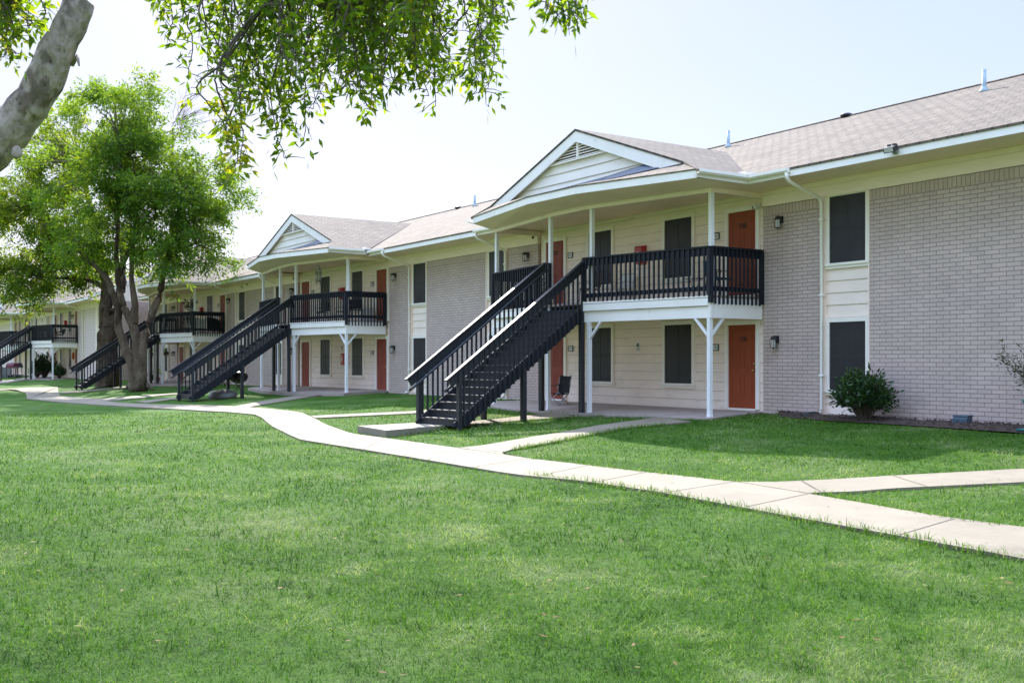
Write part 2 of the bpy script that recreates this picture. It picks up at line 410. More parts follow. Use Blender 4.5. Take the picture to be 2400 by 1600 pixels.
# ---- block A: three porches in a row
A = thing('apartment_building', 'long two-storey painted brick apartment block running from the right edge behind the three nearer porches', 'building')
nums = [('128', '127', '228', '227'), (None,)*4, (None,)*4]
for k in range(3):
    dx = -19.55*k
    porch_wall(A, dx, nums[k], ('door','door2','door','door2') if k == 0 else ('door2','door2','door','door2'))
for k in range(4):
    dx = -19.55*k; br = bay_brick(A, dx); x0 = 0
    if k < 3:
        br(0., 1.74); column(A, dx, 1.76, 3.02, 1.94, 2.91)
    else: dx = -58.65
    if k < 3: br(3.04, 7.15)
    else: br(4.25, 7.15); x0 = 4.25
    column(A, dx, 7.17, 8.43, 7.29, 8.26); br(8.45, 10.2)
    eaves(A, dx, x0, 10.2, .62 if k < 3 else 4.2, 9.64)
    if k < 3: gutter_run(A, dx+.62, dx+1.86, dx+1.81, 1)
    gutter_run(A, dx+8.36, dx+9.64, dx+8.44, -1)
roofA = main_roof(A, -54.5, 10.35)
shell(A, -54.4, 10.2)
for x, y, h in ((3.3,3.8,.5), (-5.6,4.5,.5), (-14.9,4.3,.5), (-20.6,4.6,.45), (-34.,4.4,.45)): vent_pipe(roofA, x, y, h)
for x in (-1.6, -22.7): roof_vent(roofA, x, 5.05)

# ---- block B: farther block, lap siding, set forward of the first
B = thing('apartment_building', 'farther two-storey apartment block in lavender lap siding at the left edge behind the tree trunks', 'building', (-63.2,-2.9,0))
porch_wall(B, 0, (None,)*4, ('door2','door2','door','door2')); porch_wall(B, -19.55, (None,)*4, ('door2','door2','door','door2'))
def lapwall(x0, x1):
    b = MB(); b.box(x0,.02,-.35,x1,.2,4.83); lap(b, x0, x1, -.1, 4.83, .018, .2, .016); return b.build('siding_wall', [M['lavender'], M['lap_shadow']], B)
lapwall(0, 2.0); lapwall(2.12, 5.8); lapwall(7.42, 7.6)
b = MB(); b.box(2.0,-.03,-.35,2.12,.2,4.83); b.build('corner_trim', M['trim'], B)
column(B, 0, 5.82, 7.4, 6.52, 7.24)
eaves(B, 0, 0, 7.6, .62, 7.5)
for dx in (-19.55,):
    lapwall(dx, dx+1.74); column(B, dx, 1.76, 3.02, 1.94, 2.91); lapwall(dx+3.04, dx+7.15); column(B, dx, 7.17, 8.43, 7.29, 8.26); lapwall(dx+8.45, dx+10.2)
    eaves(B, dx, 0, 10.2, .62, 9.64); gutter_run(B, dx+.62, dx+1.86, dx+1.81, 1); gutter_run(B, dx+8.36, dx+9.64, dx+8.44, -1)
gutter_run(B, .62, 2.1, 2.06, 1)
lapwall(-60., -28.9); eaves(B, 0, -60, -28.9, -60, -29.5)
roofB = main_roof(B, -60, 7.6); shell(B, -60, 7.6, 'brick')
vent_pipe(roofB, -4., 4.3); vent_pipe(roofB, 4., 4.4)

# ------------------------------------------------------------------ two-storey porch
P0, P1, P2, P3 = (0.,-1.73), (-3.85,-2.44), (-5.47,-2.36), (-9.25,-1.76)     # outline of the balcony: corner, stair opening, corner
PTS = [P0, P1, P2, P3]
def V3(p, z): return Vector((p[0], p[1], z))
def make_porch():
    pr = thing('porch', '', 'porch', group='two-storey porches along the apartment blocks')
    # slab
    b = MB(); prof = [(.02,-.02),(.1,-1.5),(.25,-1.95),(-3.2,-2.95),(-6.2,-2.85),(-9.7,-2.2),(-10.4,-1.7),(-10.4,-1.2),(-9.32,-.02)]
    zt = lambda y: -.055+.045*y
    n = b.vs([(x,y,zt(y)) for x, y in prof]+[(x,y,-.5) for x, y in prof]); k = len(prof)
    b.face(range(n+k-1, n-1, -1))
    for i in range(k): b.face((n+i, n+(i+1)%k, n+k+(i+1)%k, n+k+i))
    b.build('slab', M['slab'], pr)
    # posts
    s = .048
    for (x, y), dz in zip(((-.07,-1.69),(-3.72,-2.36),(-5.6,-2.3),(-9.2,-1.72)), (-.14,-.18,-.18,-.14)):
        b = MB(); b.box(x-s,y-s,dz,x+s,y+s,2.16); b.box(x-s*1.15,y-s*1.15,dz,x+s*1.15,y+s*1.15,dz+.05); b.build('post', M['post'], pr)
    for x, y in ((-.09,-1.62),(-3.72,-2.27),(-5.6,-2.22),(-9.18,-1.65)):
        b = MB(); b.box(x-s,y-s,2.7,x+s,y+s,5.045); b.build('post', M['post'], pr)
    # braces under the deck
    def brace(p, d):
        d = Vector((*d, 0)).normalized(); q = Vector((*p, 1.75))
        MB().beam(q, q+d*.36+Vector((0,0,.41)), .07, .05, (0,0,1)).build('brace', M['post'], pr)
    brace((-.12,-1.70), (-.98,-.18)); brace((-.07,-1.64), (.05,1)); brace((-3.67,-2.36), (.98,.18)); brace((-5.65,-2.3), (-.98,.12))
    # deck, beam, rim
    poly = [(0,-.03),(0,-1.73),P1,P2,P3,(-9.25,-.03)]
    b = MB(); b.extr([(x,y,2.62) for x, y in poly], (0,0,.055)); b.build('deck', M['slab'], pr)
    b = MB(); b.extr([(x*.985-.06,min(y+.06,-.05),2.40) for x, y in poly], (0,0,.02)); b.build('porch_ceiling', M['siding'], pr)
    b = MB(); o = .03
    for p, q in ((P0,P1),(P1,P2),(P2,P3)): b.beam(V3(p,2.285)+Vector((0,.06,0)), V3(q,2.285)+Vector((0,.06,0)), .09, .27)
    b.build('beam', M['white'], pr)
    MB().box(-.088,-1.74,2.148,-.002,-.03,2.615).build('rim_board', M['white'], pr); MB().box(-9.25,-1.76,2.148,-9.16,-.03,2.615).build('rim_board', M['white'], pr)
    b = MB()
    for p, q in ((P0,P1),(P2,P3)): b.beam(V3(p,2.52)-Vector((0.06,.0,0)), V3(q,2.52)+Vector((.02,0,0)), .10, .17); b.beam(V3(p,2.64)-Vector((.06,-.02,0)), V3(q,2.64)+Vector((.02,.02,0)), .16, .045)
    b.build('deck_fascia', M['white'], pr)
    # railings: four runs, each with its own balusters
    def railing(p, q, zb, spacing, out):
        p, q, out = Vector((*p,0)), Vector((*q,0)), Vector((*out,0)); d = (q-p); Ln = d.length; d.normalize()
        b = MB()
        b.beam(p+Vector((0,0,3.785)), q+Vector((0,0,3.785)), .14, .035)
        b.beam(p+Vector((0,0,3.67)), q+Vector((0,0,3.67)), .04, .18)
        b.beam(p+Vector((0,0,2.825)), q+Vector((0,0,2.825)), .04, .105)
        r = b.build('railing', M['dark'], pr)
        for e in (p, q):
            MB().box(-.045,-.045,zb+.03,.045,.045,3.766).build('railing_post', M['dark'], r, loc=(e.x-out.x*.0, e.y, 0), rz=math.atan2(d.y, d.x))
        me = shared(('bal', zb), lambda: MB().box(-.019,-.019,zb,.019,.019,3.765).mesh('baluster', M['dark']))
        nb = int(Ln/spacing)
        for i in range(nb):
            c = p+d*((i+.7)*Ln/(nb+.4))+out*.042
            link('baluster', me, r, (c.x+random.uniform(-.006,.006), c.y, random.uniform(-.008,.004)), math.atan2(d.y, d.x)+random.uniform(-.06,.06))
    railing((-.03,-1.75), P1, 2.655, .148, (.18,-.98)); railing(P2, (-9.22,-1.78), 2.655, .148, (-.16,-.98))
    railing((.0,-.06), (.0,-1.72), 2.47, .128, (1,0)); railing((-9.25,-1.75), (-9.25,-.06), 2.47, .128, (-1,0))
    # upper beam and ceiling
    b = MB()
    for p, q in ((P0,P1),(P1,P2),(P2,P3)): b.beam(V3(p,5.12)+Vector((0,.07,0)), V3(q,5.12)+Vector((0,.07,0)), .11, .155)
    b.box(-.1,-1.72,5.043,-.002,-.03,5.198); b.box(-9.25,-1.74,5.043,-9.15,-.03,5.198)
    b.build('beam', M['siding'], pr)
    b = MB(); b.extr([(-.06,.07,5.2),(-.06,-1.70,5.2),(P1[0],P1[1]+.08,5.2),(P2[0],P2[1]+.08,5.2),(-9.2,-1.7,5.2),(-9.2,.07,5.2)], (0,0,.02)); b.build('porch_ceiling', M['soffit'], pr)
    # gabled roof
    AX, AZ, SL = -4.65, 7.30, .365
    zs = lambda x: AZ-SL*abs(x-AX)
    EV = [(.6,-2.74,5.18), (-2.75,-3.53,5.2), (-5.0,-3.40,5.24), (-9.62,-2.22,5.33)]      # bottom edge of the front fascia
    b = MB()
    for tri in ([(AX,-2.12,AZ), (-.5,-2.12,zs(-.5)), (.64,-2.80,zs(.64)-.0), (.64,-1.12,zs(.64)), (AX,3.6,AZ)],
                [(AX,-2.12,AZ), (AX,3.6,AZ), (-9.94,-1.12,zs(-9.94)), (-9.7,-2.26,5.53), (-8.85,-2.12,zs(-8.85))]):
        b.extr(tri, (0,0,-.05))
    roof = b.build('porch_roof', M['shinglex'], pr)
    b = MB(); base = [(-.5,-2.0,5.78), (-2.9,-2.0,5.78), (-5.0,-2.0,5.78), (-8.85,-2.0,5.78)]
    ev = [(x,y-.03,z+.20) for x, y, z in EV]
    for i in range(3):
        b.extr([ev[i], ev[i+1], base[i+1], base[i]][::-1], (0,0,-.03))
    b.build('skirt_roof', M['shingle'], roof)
    b = MB()
    for p, q in zip(EV[:-1], EV[1:]): b.beam(Vector(p)+Vector((0,0,.09)), Vector(q)+Vector((0,0,.09)), .03, .185)
    b.beam((.6,-2.74,5.285), (.6,-1.15,5.275), .03, .18); b.beam((-9.62,-2.22,5.42), (-9.9,-1.15,5.28), .03, .18)
    b.build('fascia', M['white'], roof)
    b = MB(); inner = [(-.03,-1.76,5.145), (P1[0],P1[1]-.02,5.145), (P2[0],P2[1]-.02,5.145), (-9.25,-1.78,5.145)]
    for i in range(3): b.poly([EV[i], inner[i], inner[i+1], EV[i+1]])
    b.poly([EV[0], (.6,-1.14,5.2), (-.03,-1.14,5.145), inner[0]]); b.poly([(.6,-1.14,5.2), (.6,-.03,5.2), (-.03,-.03,5.145), (-.03,-1.14,5.145)])
    b.poly([inner[3], (-9.25,-.03,5.145), (-9.9,-.03,5.2), (-9.9,-1.14,5.2), EV[3]])
    b.build('soffit', M['soffit'], roof)
    # gable face
    b = MB(); b.extr([(-.75,-1.94,5.70),(-8.55,-1.94,5.70),(AX,-1.94,7.14)], (0,.1,0))
    z = 5.72
    while z < 7.05:
        z2 = min(z+.27, 7.1); h0 = (7.12-z)/SL-.1; h1 = (7.12-z2)/SL-.1
        if h1 < .02: break
        b.poly([(AX-h0,-1.965,z),(AX+h0,-1.965,z),(AX+h1,-1.945,z2),(AX-h1,-1.945,z2)]); b.poly([(AX-h0,-1.942,z),(AX+h0,-1.942,z),(AX+h0,-1.965,z),(AX-h0,-1.965,z)])
        b.mi = 1; b.poly([(AX-h0,-1.967,z),(AX+h0,-1.967,z),(AX+h0,-1.966,z+.014),(AX-h0,-1.966,z+.014)]); b.mi = 0  # painted shadow line at the foot of each gable board
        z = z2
    b.build('gable_siding', [M['trim'], M['lap_shadow']], roof)
    for s_ in (-1, 1):
        xf = 4.1; b = MB()
        b.extr([(AX,-2.10,AZ-.055),(AX+s_*xf,-2.10,AZ-.055-SL*xf),(AX+s_*(xf-.85),-2.10,AZ-.055-SL*xf),(AX,-2.10,AZ-.34)], (0,.05,0)); b.build('bargeboard', M['white'], roof)
    b = MB()
    for i in range(6):
        z = 6.56+i*.072; h = (7.02-z)/SL-.12
        if h > .05:
            n = b.vs([(AX-h,-2.03,z),(AX+h,-2.03,z),(AX+h,-1.97,z+.05),(AX-h,-1.97,z+.05)]); b.face((n,n+1,n+2,n+3))
            b.box(AX-h,-2.036,z-.008,AX+h,-2.022,z+.008)
    b.box(AX-.03,-2.05,6.5,AX+.03,-1.98,7.0); b.box(AX-1.28,-2.045,6.5,AX+1.28,-1.97,6.535)
    v = b.build('gable_vent', M['trim'], roof)
    b = MB(); b.extr([(AX-1.2,-1.968,6.54),(AX+1.2,-1.968,6.54),(AX,-1.968,6.98)], (0,.004,0)); b.build('vent_opening', M['black'], v)
    b = MB(); b.extr([(-.9,-2.02,5.775),(-1.9,-2.01,5.95),(-3.4,-2.0,5.87),(-6.6,-2.0,5.80),(-6.4,-2.3,5.70),(-3.2,-2.42,5.67)], (0,-.006,.012)); b.build('flashing', M['flash'], roof)
    # side gutters
    for x, y0, y1, z, s_ in ((.615,-2.76,-1.29,5.27,1), (-9.93,-2.2,-1.29,5.27,-1)):
        b = MB(); w = s_*.11; zz0 = 0 if s_ > 0 else .14
        A_ = lambda y, dz: [(x,y,z+dz),(x+w*.7,y,z+dz),(x+w,y,z+.04+dz),(x+w,y,z+.105+dz),(x+w*.85,y,z+.105+dz),(x+w*.8,y,z+.02+dz),(x,y,z+.02+dz)]
        p, q = A_(y0, zz0), A_(y1, 0); k = len(p); n = b.vs(p+q)
        for i in range(k): b.face((n+i, n+(i+1)%k, n+k+(i+1)%k, n+k+i))
        b.poly(p); b.poly(q); b.build('gutter', M['trim'], roof)
    b = MB(); b.box(.50,-1.32,5.36,.74,-1.05,5.43); b.box(.44,-1.30,5.37,.56,-1.15,5.47); b.build('valley_flashing', M['trim'], roof)
    return pr
porch1 = make_porch()
porch1['label'] = 'nearest gabled white porch, around the doors numbered 227 and 228'
PORCHES = [porch1]
PSH = [(0,0,0), (-19.8,0,.07), (-39.4,0,.06), (-63.2,-2.9,0), (-82.75,-2.9,0)]
for lab, loc in zip(('second gabled porch from the right, with a wind chime hanging in its upper opening', 'third gabled porch from the right, partly behind the multi-stemmed tree',
                     'small far porch at the left edge with green shrubs under it', 'farthest porch, only a sliver beyond the leftmost staircase'), PSH[1:]):
    PORCHES.append(dup(porch1, lab, loc))

# ------------------------------------------------------------------ exterior staircase
def make_stair():
    st = thing('staircase', '', 'staircase', group='dark exterior staircases up to the porches')
    NR, RI, TR = 17, 3.03/17, .262
    ztop, zf = 2.66, -.37
    W = .78
    run = TR*(NR-1); pit = RI/TR
    for s_ in (-1, 1):
        x = s_*(W-.05)
        MB().extr([(x-.022,.0,ztop-.01),(x-.022,-run-.14,zf+.1),(x-.022,-run-.14,zf),(x-.022,-run+.22,zf),(x-.022,.0,ztop-.36)], (.044,0,0)).build('stringer', M['stairmatte'], st)
    tread = shared('tread', lambda: MB().box(-W+.08,-TR-.025,-.04,W-.08,.0,0).box(-W+.08,-TR+.0,-RI,W-.08,-TR+.02,-.0405).mesh('tread', M['stairpaint']))
    for i in range(NR-1):
        link('tread', tread, st, (0, -i*TR, ztop-(i+1)*RI+.0))
    def railing(s_):
        x = s_*W; yb = -run-.30
        zr = lambda y: 3.785+ (y+.08)*pit if y < -.08 else 3.785
        b = MB(); top = (x,-.02,3.785); e = (x, yb-.12, zr(yb-.12))
        b.beam(top, e, .105, .038)
        b.beam((x,-.02,3.785-.15), (x,yb,zr(yb)-.15), .04, .20)
        r = b.build('railing', M['stairpaint'], st)
        b = MB(); xi = x-s_*.10
        b.tube([(xi,.05,3.60),(xi,-.1,3.545),(xi,yb+.05,zr(yb)-.255),(xi,yb-.07,zr(yb)-.33)], .032, 8)
        for t in (.15,.5,.85):
            y = -.1+(yb+.1)*t; b.beam((xi,y,zr(y)-.25), (x,y,zr(y)-.25), .03, .03)
        b.build('handrail', M['stairpaint'], r, True)
        nb = 26
        for i in range(nb):
            y = -.13+(yb+.46)*(i+.5)/nb; zt = zr(y)-.06; zb = max(zf+.06, ztop+(y*pit)-.34)
            o_ = s_*.028 if True else 0
            me = shared(('sb', round(zt-zb,1)), lambda: MB().box(-.019,-.019,-.5,.019,.019,.5).mesh('baluster', M['stairmatte']))
            bo = link('baluster', me, r, (x-s_*.005+o_, y+random.uniform(-.008,.008), (zt+zb)/2)); bo.scale = (1,1,zt-zb)
        s = .05
        MB().box(x-s,yb+.28-s,zf-.1,x+s,yb+.28+s,zr(yb+.28)-.05).build('newel_post', M['stairpaint'], r)
    railing(1); railing(-1)
    for x in (-W+.03, W-.03):
        for y in (-.16, -run*.52):
            s = .058; zz = ztop+y*pit-.2
            MB().box(x-s,y-s,-.6,x+s,y+s,zz).build('support_post', M['stairpaint'], st)
    return st
stair1 = make_stair()
stair1['label'] = 'nearest dark staircase, its handrails glinting in the sun, up to the porch by door 228'
stair1.location = (-4.66,-2.42,0); stair1.rotation_euler = (0,0,R(8))
STAIRS = [stair1]
for lab, loc, rz in (('second staircase from the right, with a kettle grill standing under it', (-24.4,-2.42,.03), 3),
                     ('third staircase from the right, its foot left of the thick tree trunk', (-44.0,-2.42,.03), -1),
                     ('leftmost staircase, cut by the left edge above the grills', (-67.86,-5.32,0), 4)):
    STAIRS.append(dup(stair1, lab, loc, R(rz)))
# ------------------------------------------------------------------ ground, paths
def grid_ground():
    xs = list(np.unique(np.concatenate([np.linspace(-400,-100,16), np.linspace(-100,40,141), np.linspace(40,400,16)])))
    ys = list(np.unique(np.concatenate([np.linspace(-300,-30,14), np.linspace(-30,12,127), np.linspace(12,400,14)])))
    v = [(x, y, ground(x, y)+.018*mnoise.noise((x*.5, y*.5, 0))*(1 if y < -1 else 0)-.02) for y in ys for x in xs]
    nx = len(xs); f = [(j*nx+i, j*nx+i+1, (j+1)*nx+i+1, (j+1)*nx+i) for j in range(len(ys)-1) for i in range(nx-1)]
    me = bpy.data.meshes.new('lawn'); me.from_pydata(v, [], f); me.polygons.foreach_set('use_smooth', [True]*len(f)); return me
def lawnmat():
    m, nt, b = newmat('lawn_turf'); L = nt.links
    tc = N(nt, 'ShaderNodeTexCoord')
    n1 = N(nt, 'ShaderNodeTexNoise', Scale=.55, Detail=5., Roughness=.6); n2 = N(nt, 'ShaderNodeTexNoise', Scale=9., Detail=7., Roughness=.75); n3 = N(nt, 'ShaderNodeTexNoise', Scale=60., Detail=4., Roughness=.8)
    for n in (n1, n2, n3): L.new(tc.outputs['Object'], n.inputs['Vector'])
    r1 = ramp(nt, [(.33, (.034,.092,.008)), (.5, (.058,.135,.013)), (.66, (.115,.17,.048))]); L.new(n1.outputs['Fac'], r1.inputs['Fac'])
    r2 = ramp(nt, [(.3, (.55,.6,.5)), (.5, (1,1,1)), (.72, (1.45,1.35,1.25))]); L.new(n2.outputs['Fac'], r2.inputs['Fac'])
    r3 = ramp(nt, [(.3, (.5,.55,.45)), (.55, (1.1,1.1,1.1)), (.75, (1.6,1.5,1.3))]); L.new(n3.outputs['Fac'], r3.inputs['Fac'])
    a = N(nt, 'ShaderNodeMixRGB', blend_type='MULTIPLY'); a.inputs['Fac'].default_value = 1; L.new(r1.outputs['Color'], a.inputs['Color1']); L.new(r2.outputs['Color'], a.inputs['Color2'])
    c = N(nt, 'ShaderNodeMixRGB', blend_type='MULTIPLY'); c.inputs['Fac'].default_value = .8; L.new(a.outputs['Color'], c.inputs['Color1']); L.new(r3.outputs['Color'], c.inputs['Color2'])
    L.new(c.outputs['Color'], b.inputs['Base Color']); b.inputs['Roughness'].default_value = .9; b.inputs['Specular IOR Level'].default_value = .15
    bp = N(nt, 'ShaderNodeBump', Strength=.9, Distance=.05); L.new(n3.outputs['Fac'], bp.inputs['Height']); L.new(bp.outputs[0], b.inputs['Normal'])
    return m
M['lawn'] = lawnmat()
lawn = link('lawn', grid_ground()); lawn.data.materials.append(M['lawn']); structure(lawn)

NOGRASS = []     # polygons kept free of blades
def resample(pts, n):
    d = [0]
    for a, b in zip(pts[:-1], pts[1:]): d.append(d[-1]+math.dist(a, b))
    out = []
    for i in range(n):
        t = d[-1]*i/(n-1); k = max(j for j in range(len(d)) if d[j] <= t+1e-9); k = min(k, len(pts)-2)
        u = (t-d[k])/max(1e-9, d[k+1]-d[k]); out.append((pts[k][0]*(1-u)+pts[k+1][0]*u, pts[k][1]*(1-u)+pts[k+1][1]*u))
    return out
def path(name, U, Lw, n=40, h=.018, m='concrete', joints=(), dz=0):
    """concrete strip between two edges given as world xy points"""
    U, Lw = resample(U, n), resample(Lw, n)
    b = MB(); z = lambda p: ground(*p)+h+dz
    for i in range(n-1):
        q = [U[i], Lw[i], Lw[i+1], U[i+1]]; b.poly([(x,y,z((x,y))) for x, y in q])
        for p, r in ((U[i+1], U[i]), (Lw[i], Lw[i+1])): b.poly([(*p,z(p)), (*r,z(r)), (*r,z(r)-.16), (*p,z(p)-.16)])
    for e in (0, -1): b.poly([(*U[e],z(U[e])),(*Lw[e],z(Lw[e])),(*Lw[e],z(Lw[e])-.16),(*U[e],z(U[e])-.16)])
    b.mi = 1
    for p, q in joints:
        d = Vector((q[0]-p[0], q[1]-p[1])).normalized(); s = Vector((-d.y, d.x))*.008
        b.poly([(p[0]-s.x,p[1]-s.y,z(p)+.004), (p[0]+s.x,p[1]+s.y,z(p)+.004), (q[0]+s.x,q[1]+s.y,z(q)+.004), (q[0]-s.x,q[1]-s.y,z(q)+.004)])
    o = b.build(name, [M[m], M['joint']]); structure(o); NOGRASS.append(U+Lw[::-1]); return o
g = lambda L: [G(*p) for p in L]
up = [(141.5,928.5),(221,934),(276,944),(400,948),(520,950.8),(582,954.3),(637,959.2),(688,964.1),(711,969),(735,979.8),(760,993.4),(824.7,1017),(950,1034),(1071,1051),(1150,1062),(1235.7,1075),(1378.6,1091.8),(1513.8,1108),(1725.5,1131),(1893.9,1159),(2235.7,1217.9),(2400,1237),(2700,1282)]
lo = [(63,935),(132.7,941.8),(221,948.4),(331.6,955),(430,960),(520,965),(558,968),(598,972),(613,979),(637,999.3),(678,1019.7),(704,1031),(867,1057),(1107,1097),(1200,1112.5),(1378.6,1130),(1557,1157),(1743,1192),(2108,1258.7),(2400,1312),(2600,1350)]
jn = [((782,1005),(684,1010)), ((900,1028),(852,1055)), ((1090,1054),(952,1072)), ((1237,1076),(1107,1097)), ((1379,1092),(1262,1118)), ((1514,1108.5),(1397,1131.5)), ((1722,1131),(1561,1156.5)), ((1893,1160),(1746,1191)), ((2235,1219),(2108,1257))]
path('main_path', g(up), g(lo), 90, .017, 'concrete', [(G(*a), G(*c)) for a, c in jn])
path('side_path', g([(1732,1130.5),(1940,1125),(2093,1115.8),(2400,1099.5),(2650,1086)]), g([(1896,1157.5),(1914,1155.5),(2093,1145.5),(2400,1131),(2650,1117)]), 24, .013, joints=[(G(1876,1126.5),G(1925,1154.5)), (G(2093,1116.5),G(2172,1141.5))])
path('porch_path', g([(1076,1050),(1120,1045),(1260,1021.6),(1307,1015),(1400.6,997),(1541,978.6)]), g([(1234,1073),(1170,1063),(1202,1053),(1296,1036.6),(1391,1018),(1470,1003),(1620,988)]), 30, .011, joints=[(G(1152,1047),G(1200,1051))])
path('stair_path', g([(1060,990),(1150,984),(1290,968)]), g([(1075,999),(1130,993),(1345,976.5)]), 14, .015)
path('foot_path', g([(728,974.9),(960,964.3),(1004,961)]), g([(740,979.8),(960,969.5),(1004,966.5)]), 12, .015)
path('foot_path', g([(549,952.6),(627,937.7),(734.7,921),(780,916)]), g([(580,954.5),(685.8,936.7),(773.8,923),(830,918)]), 16, .015)
path('foot_path', g([(222,934),(393,922.5),(420,921)]), g([(250,939),(396,925),(424,923.5)]), 12, .015)
path('foot_path', g([(141,919),(241,911),(300,905)]), g([(143,922),(243,914),(306,908)]), 10, .015)
path('foot_path', g([(318,941),(400,932.5),(420,931)]), g([(345,944),(410,935.5),(440,934)]), 8, .015)
path('far_path', g([(135,907),(64,908),(0,911),(-60,913)]), g([(64,935),(58,913),(0,914.5),(-60,917)]), 14, .016)
path('far_court', g([(60,908.4),(135,907.2),(136,915),(141.5,929)]), g([(60,912.5),(66,919),(64,930),(64,935.5)]), 8, .018)
path('far_slab', g([(-40,896),(10,893),(60,886),(90,881.5)]), g([(-60,903),(14,897.5),(60,890.5),(100,884.5)]), 10, .03, 'slab')
# raised concrete pad in front of the nearest staircase
pc = [G(838,1012), G(905,1024), G(1052,1001), G(978,996)]
b = MB(); b.extr([(x,y,-.60) for x, y in pc], (0,0,.245)); structure(b.build('concrete_pad', M['pad'])); NOGRASS.append(pc)
# bare planting bed along the brick wall
bed = [(.5,-.02),(1.2,-.75),(2.5,-.95),(4,-1.0),(5.5,-1.05),(7.1,-1.25),(9,-1.2),(10.3,-1.2),(10.3,-.02)]
nb_ = 60; b = MB()
Ub = resample([(.5,-.01),(10.3,-.01)], nb_); Lb = resample(bed[:-1], nb_)
rows = 7; idx = []
for i in range(nb_):
    idx.append([b.vs([(Ub[i][0]*(1-t)+Lb[i][0]*t, Ub[i][1]*(1-t)+Lb[i][1]*t, -.055-.05*t+.05*math.sin(math.pi*t)+random.uniform(-.022,.022)*(1 if j < rows-1 else .2))]) for j, t in enumerate([k/(rows-1) for k in range(rows)])])
for i in range(nb_-1):
    for j in range(rows-1): b.face((idx[i][j], idx[i][j+1], idx[i+1][j+1], idx[i+1][j]))
for _ in range(420):     # chips and twigs
    i = random.randrange(nb_-1); t = random.random(); x = Ub[i][0]*(1-t)+Lb[i][0]*t+random.uniform(-.05,.05); y = Ub[i][1]*(1-t)+Lb[i][1]*t; a = random.uniform(0, 6.3); l = random.uniform(.02,.11)
    z = -.055-.05*t+.05*math.sin(math.pi*t)+.015
    b.beam((x,y,z), (x+math.cos(a)*l,y+math.sin(a)*l*.7,z+random.uniform(0,.03)), .012, .012)
structure(b.build('planting_bed', M['mulch'])); NOGRASS.append(bed)
for lx, ly in ((0,0),(-19.8,0),(-39.4,0),(-63.2,-2.9),(-82.75,-2.9)):
    NOGRASS.append([(lx+x,ly+y) for x, y in [(.02,.3),(.1,-1.5),(.25,-1.95),(-3.2,-2.95),(-6.2,-2.85),(-9.7,-2.2),(-10.4,-1.7),(-10.4,-1.2),(-9.32,.3)]])
NOGRASS.append([(-100,0),(12,0),(12,12),(-100,12)])

# ------------------------------------------------------------------ grass blades (uncountable)
def inside(poly, X, Y):
    p = np.array(poly); r = np.zeros(len(X), bool); j = len(p)-1
    for i in range(len(p)):
        xi, yi, xj, yj = *p[i], *p[j]
        c = ((yi > Y) != (yj > Y)) & (X < (xj-xi)*(Y-yi)/(yj-yi+1e-12)+xi); r ^= c; j = i
    return r
def scatter_mesh(name, base, dirs, side, length, width, m, rnd, bend=None, kind='blade'):
    """numpy mesh of two-segment blades / leaves; all arrays are (n,3) or (n,)"""
    n = len(base); L_ = length[:,None]; W_ = width[:,None]*side
    mid = base+dirs*L_*.5; tip = base+dirs*L_ + (bend if bend is not None else 0)
    if kind == 'blade': vs = np.stack([base-W_*.5, base+W_*.5, mid+W_*.38, mid-W_*.38, tip], 1)
    else: vs = np.stack([base, base+dirs*L_*.45+W_*.5, tip, base+dirs*L_*.45-W_*.5], 1)
    k = vs.shape[1]; V = vs.reshape(-1,3)
    o = np.arange(n)[:,None]*k
    if kind == 'blade':
        loops = np.concatenate([o+np.array([[0,1,2,3]]), o+np.array([[3,2,4]])], 1).ravel(); tot = np.tile([4,3], n)
    else: loops = (o+np.array([[0,1,2,3]])).ravel(); tot = np.full(n, 4)
    me = bpy.data.meshes.new(name); me.vertices.add(len(V)); me.vertices.foreach_set('co', V.astype(np.float32).ravel())
    me.loops.add(len(loops)); me.loops.foreach_set('vertex_index', loops.astype(np.int32))
    me.polygons.add(len(tot)); st = np.concatenate([[0], np.cumsum(tot)[:-1]])
    me.polygons.foreach_set('loop_start', st.astype(np.int32))
    a = me.attributes.new('rnd', 'FLOAT', 'POINT'); a.data.foreach_set('value', np.repeat(rnd, k).astype(np.float32))
    me.materials.append(m); me.update(calc_edges=True); me.validate()
    return me
M['blade'] = leafmat('grass_blades', [(0, (.014,.048,.004)), (.3, (.044,.118,.007)), (.58, (.088,.180,.015)), (.8, (.17,.235,.070)), (1, (.26,.30,.14))], .35, .75, .1, (1.5,1.6,.75))
def ground_np(X, Y):
    yy = Y+2.9*np.clip((-50-X)/8, 0, 1); return -.08-.42*np.clip((-.5-yy)/7.5, 0, 1)
def vnoise(X, Y, s):
    return np.array([mnoise.noise((x*s, y*s, 7.7)) for x, y in zip(X, Y)])
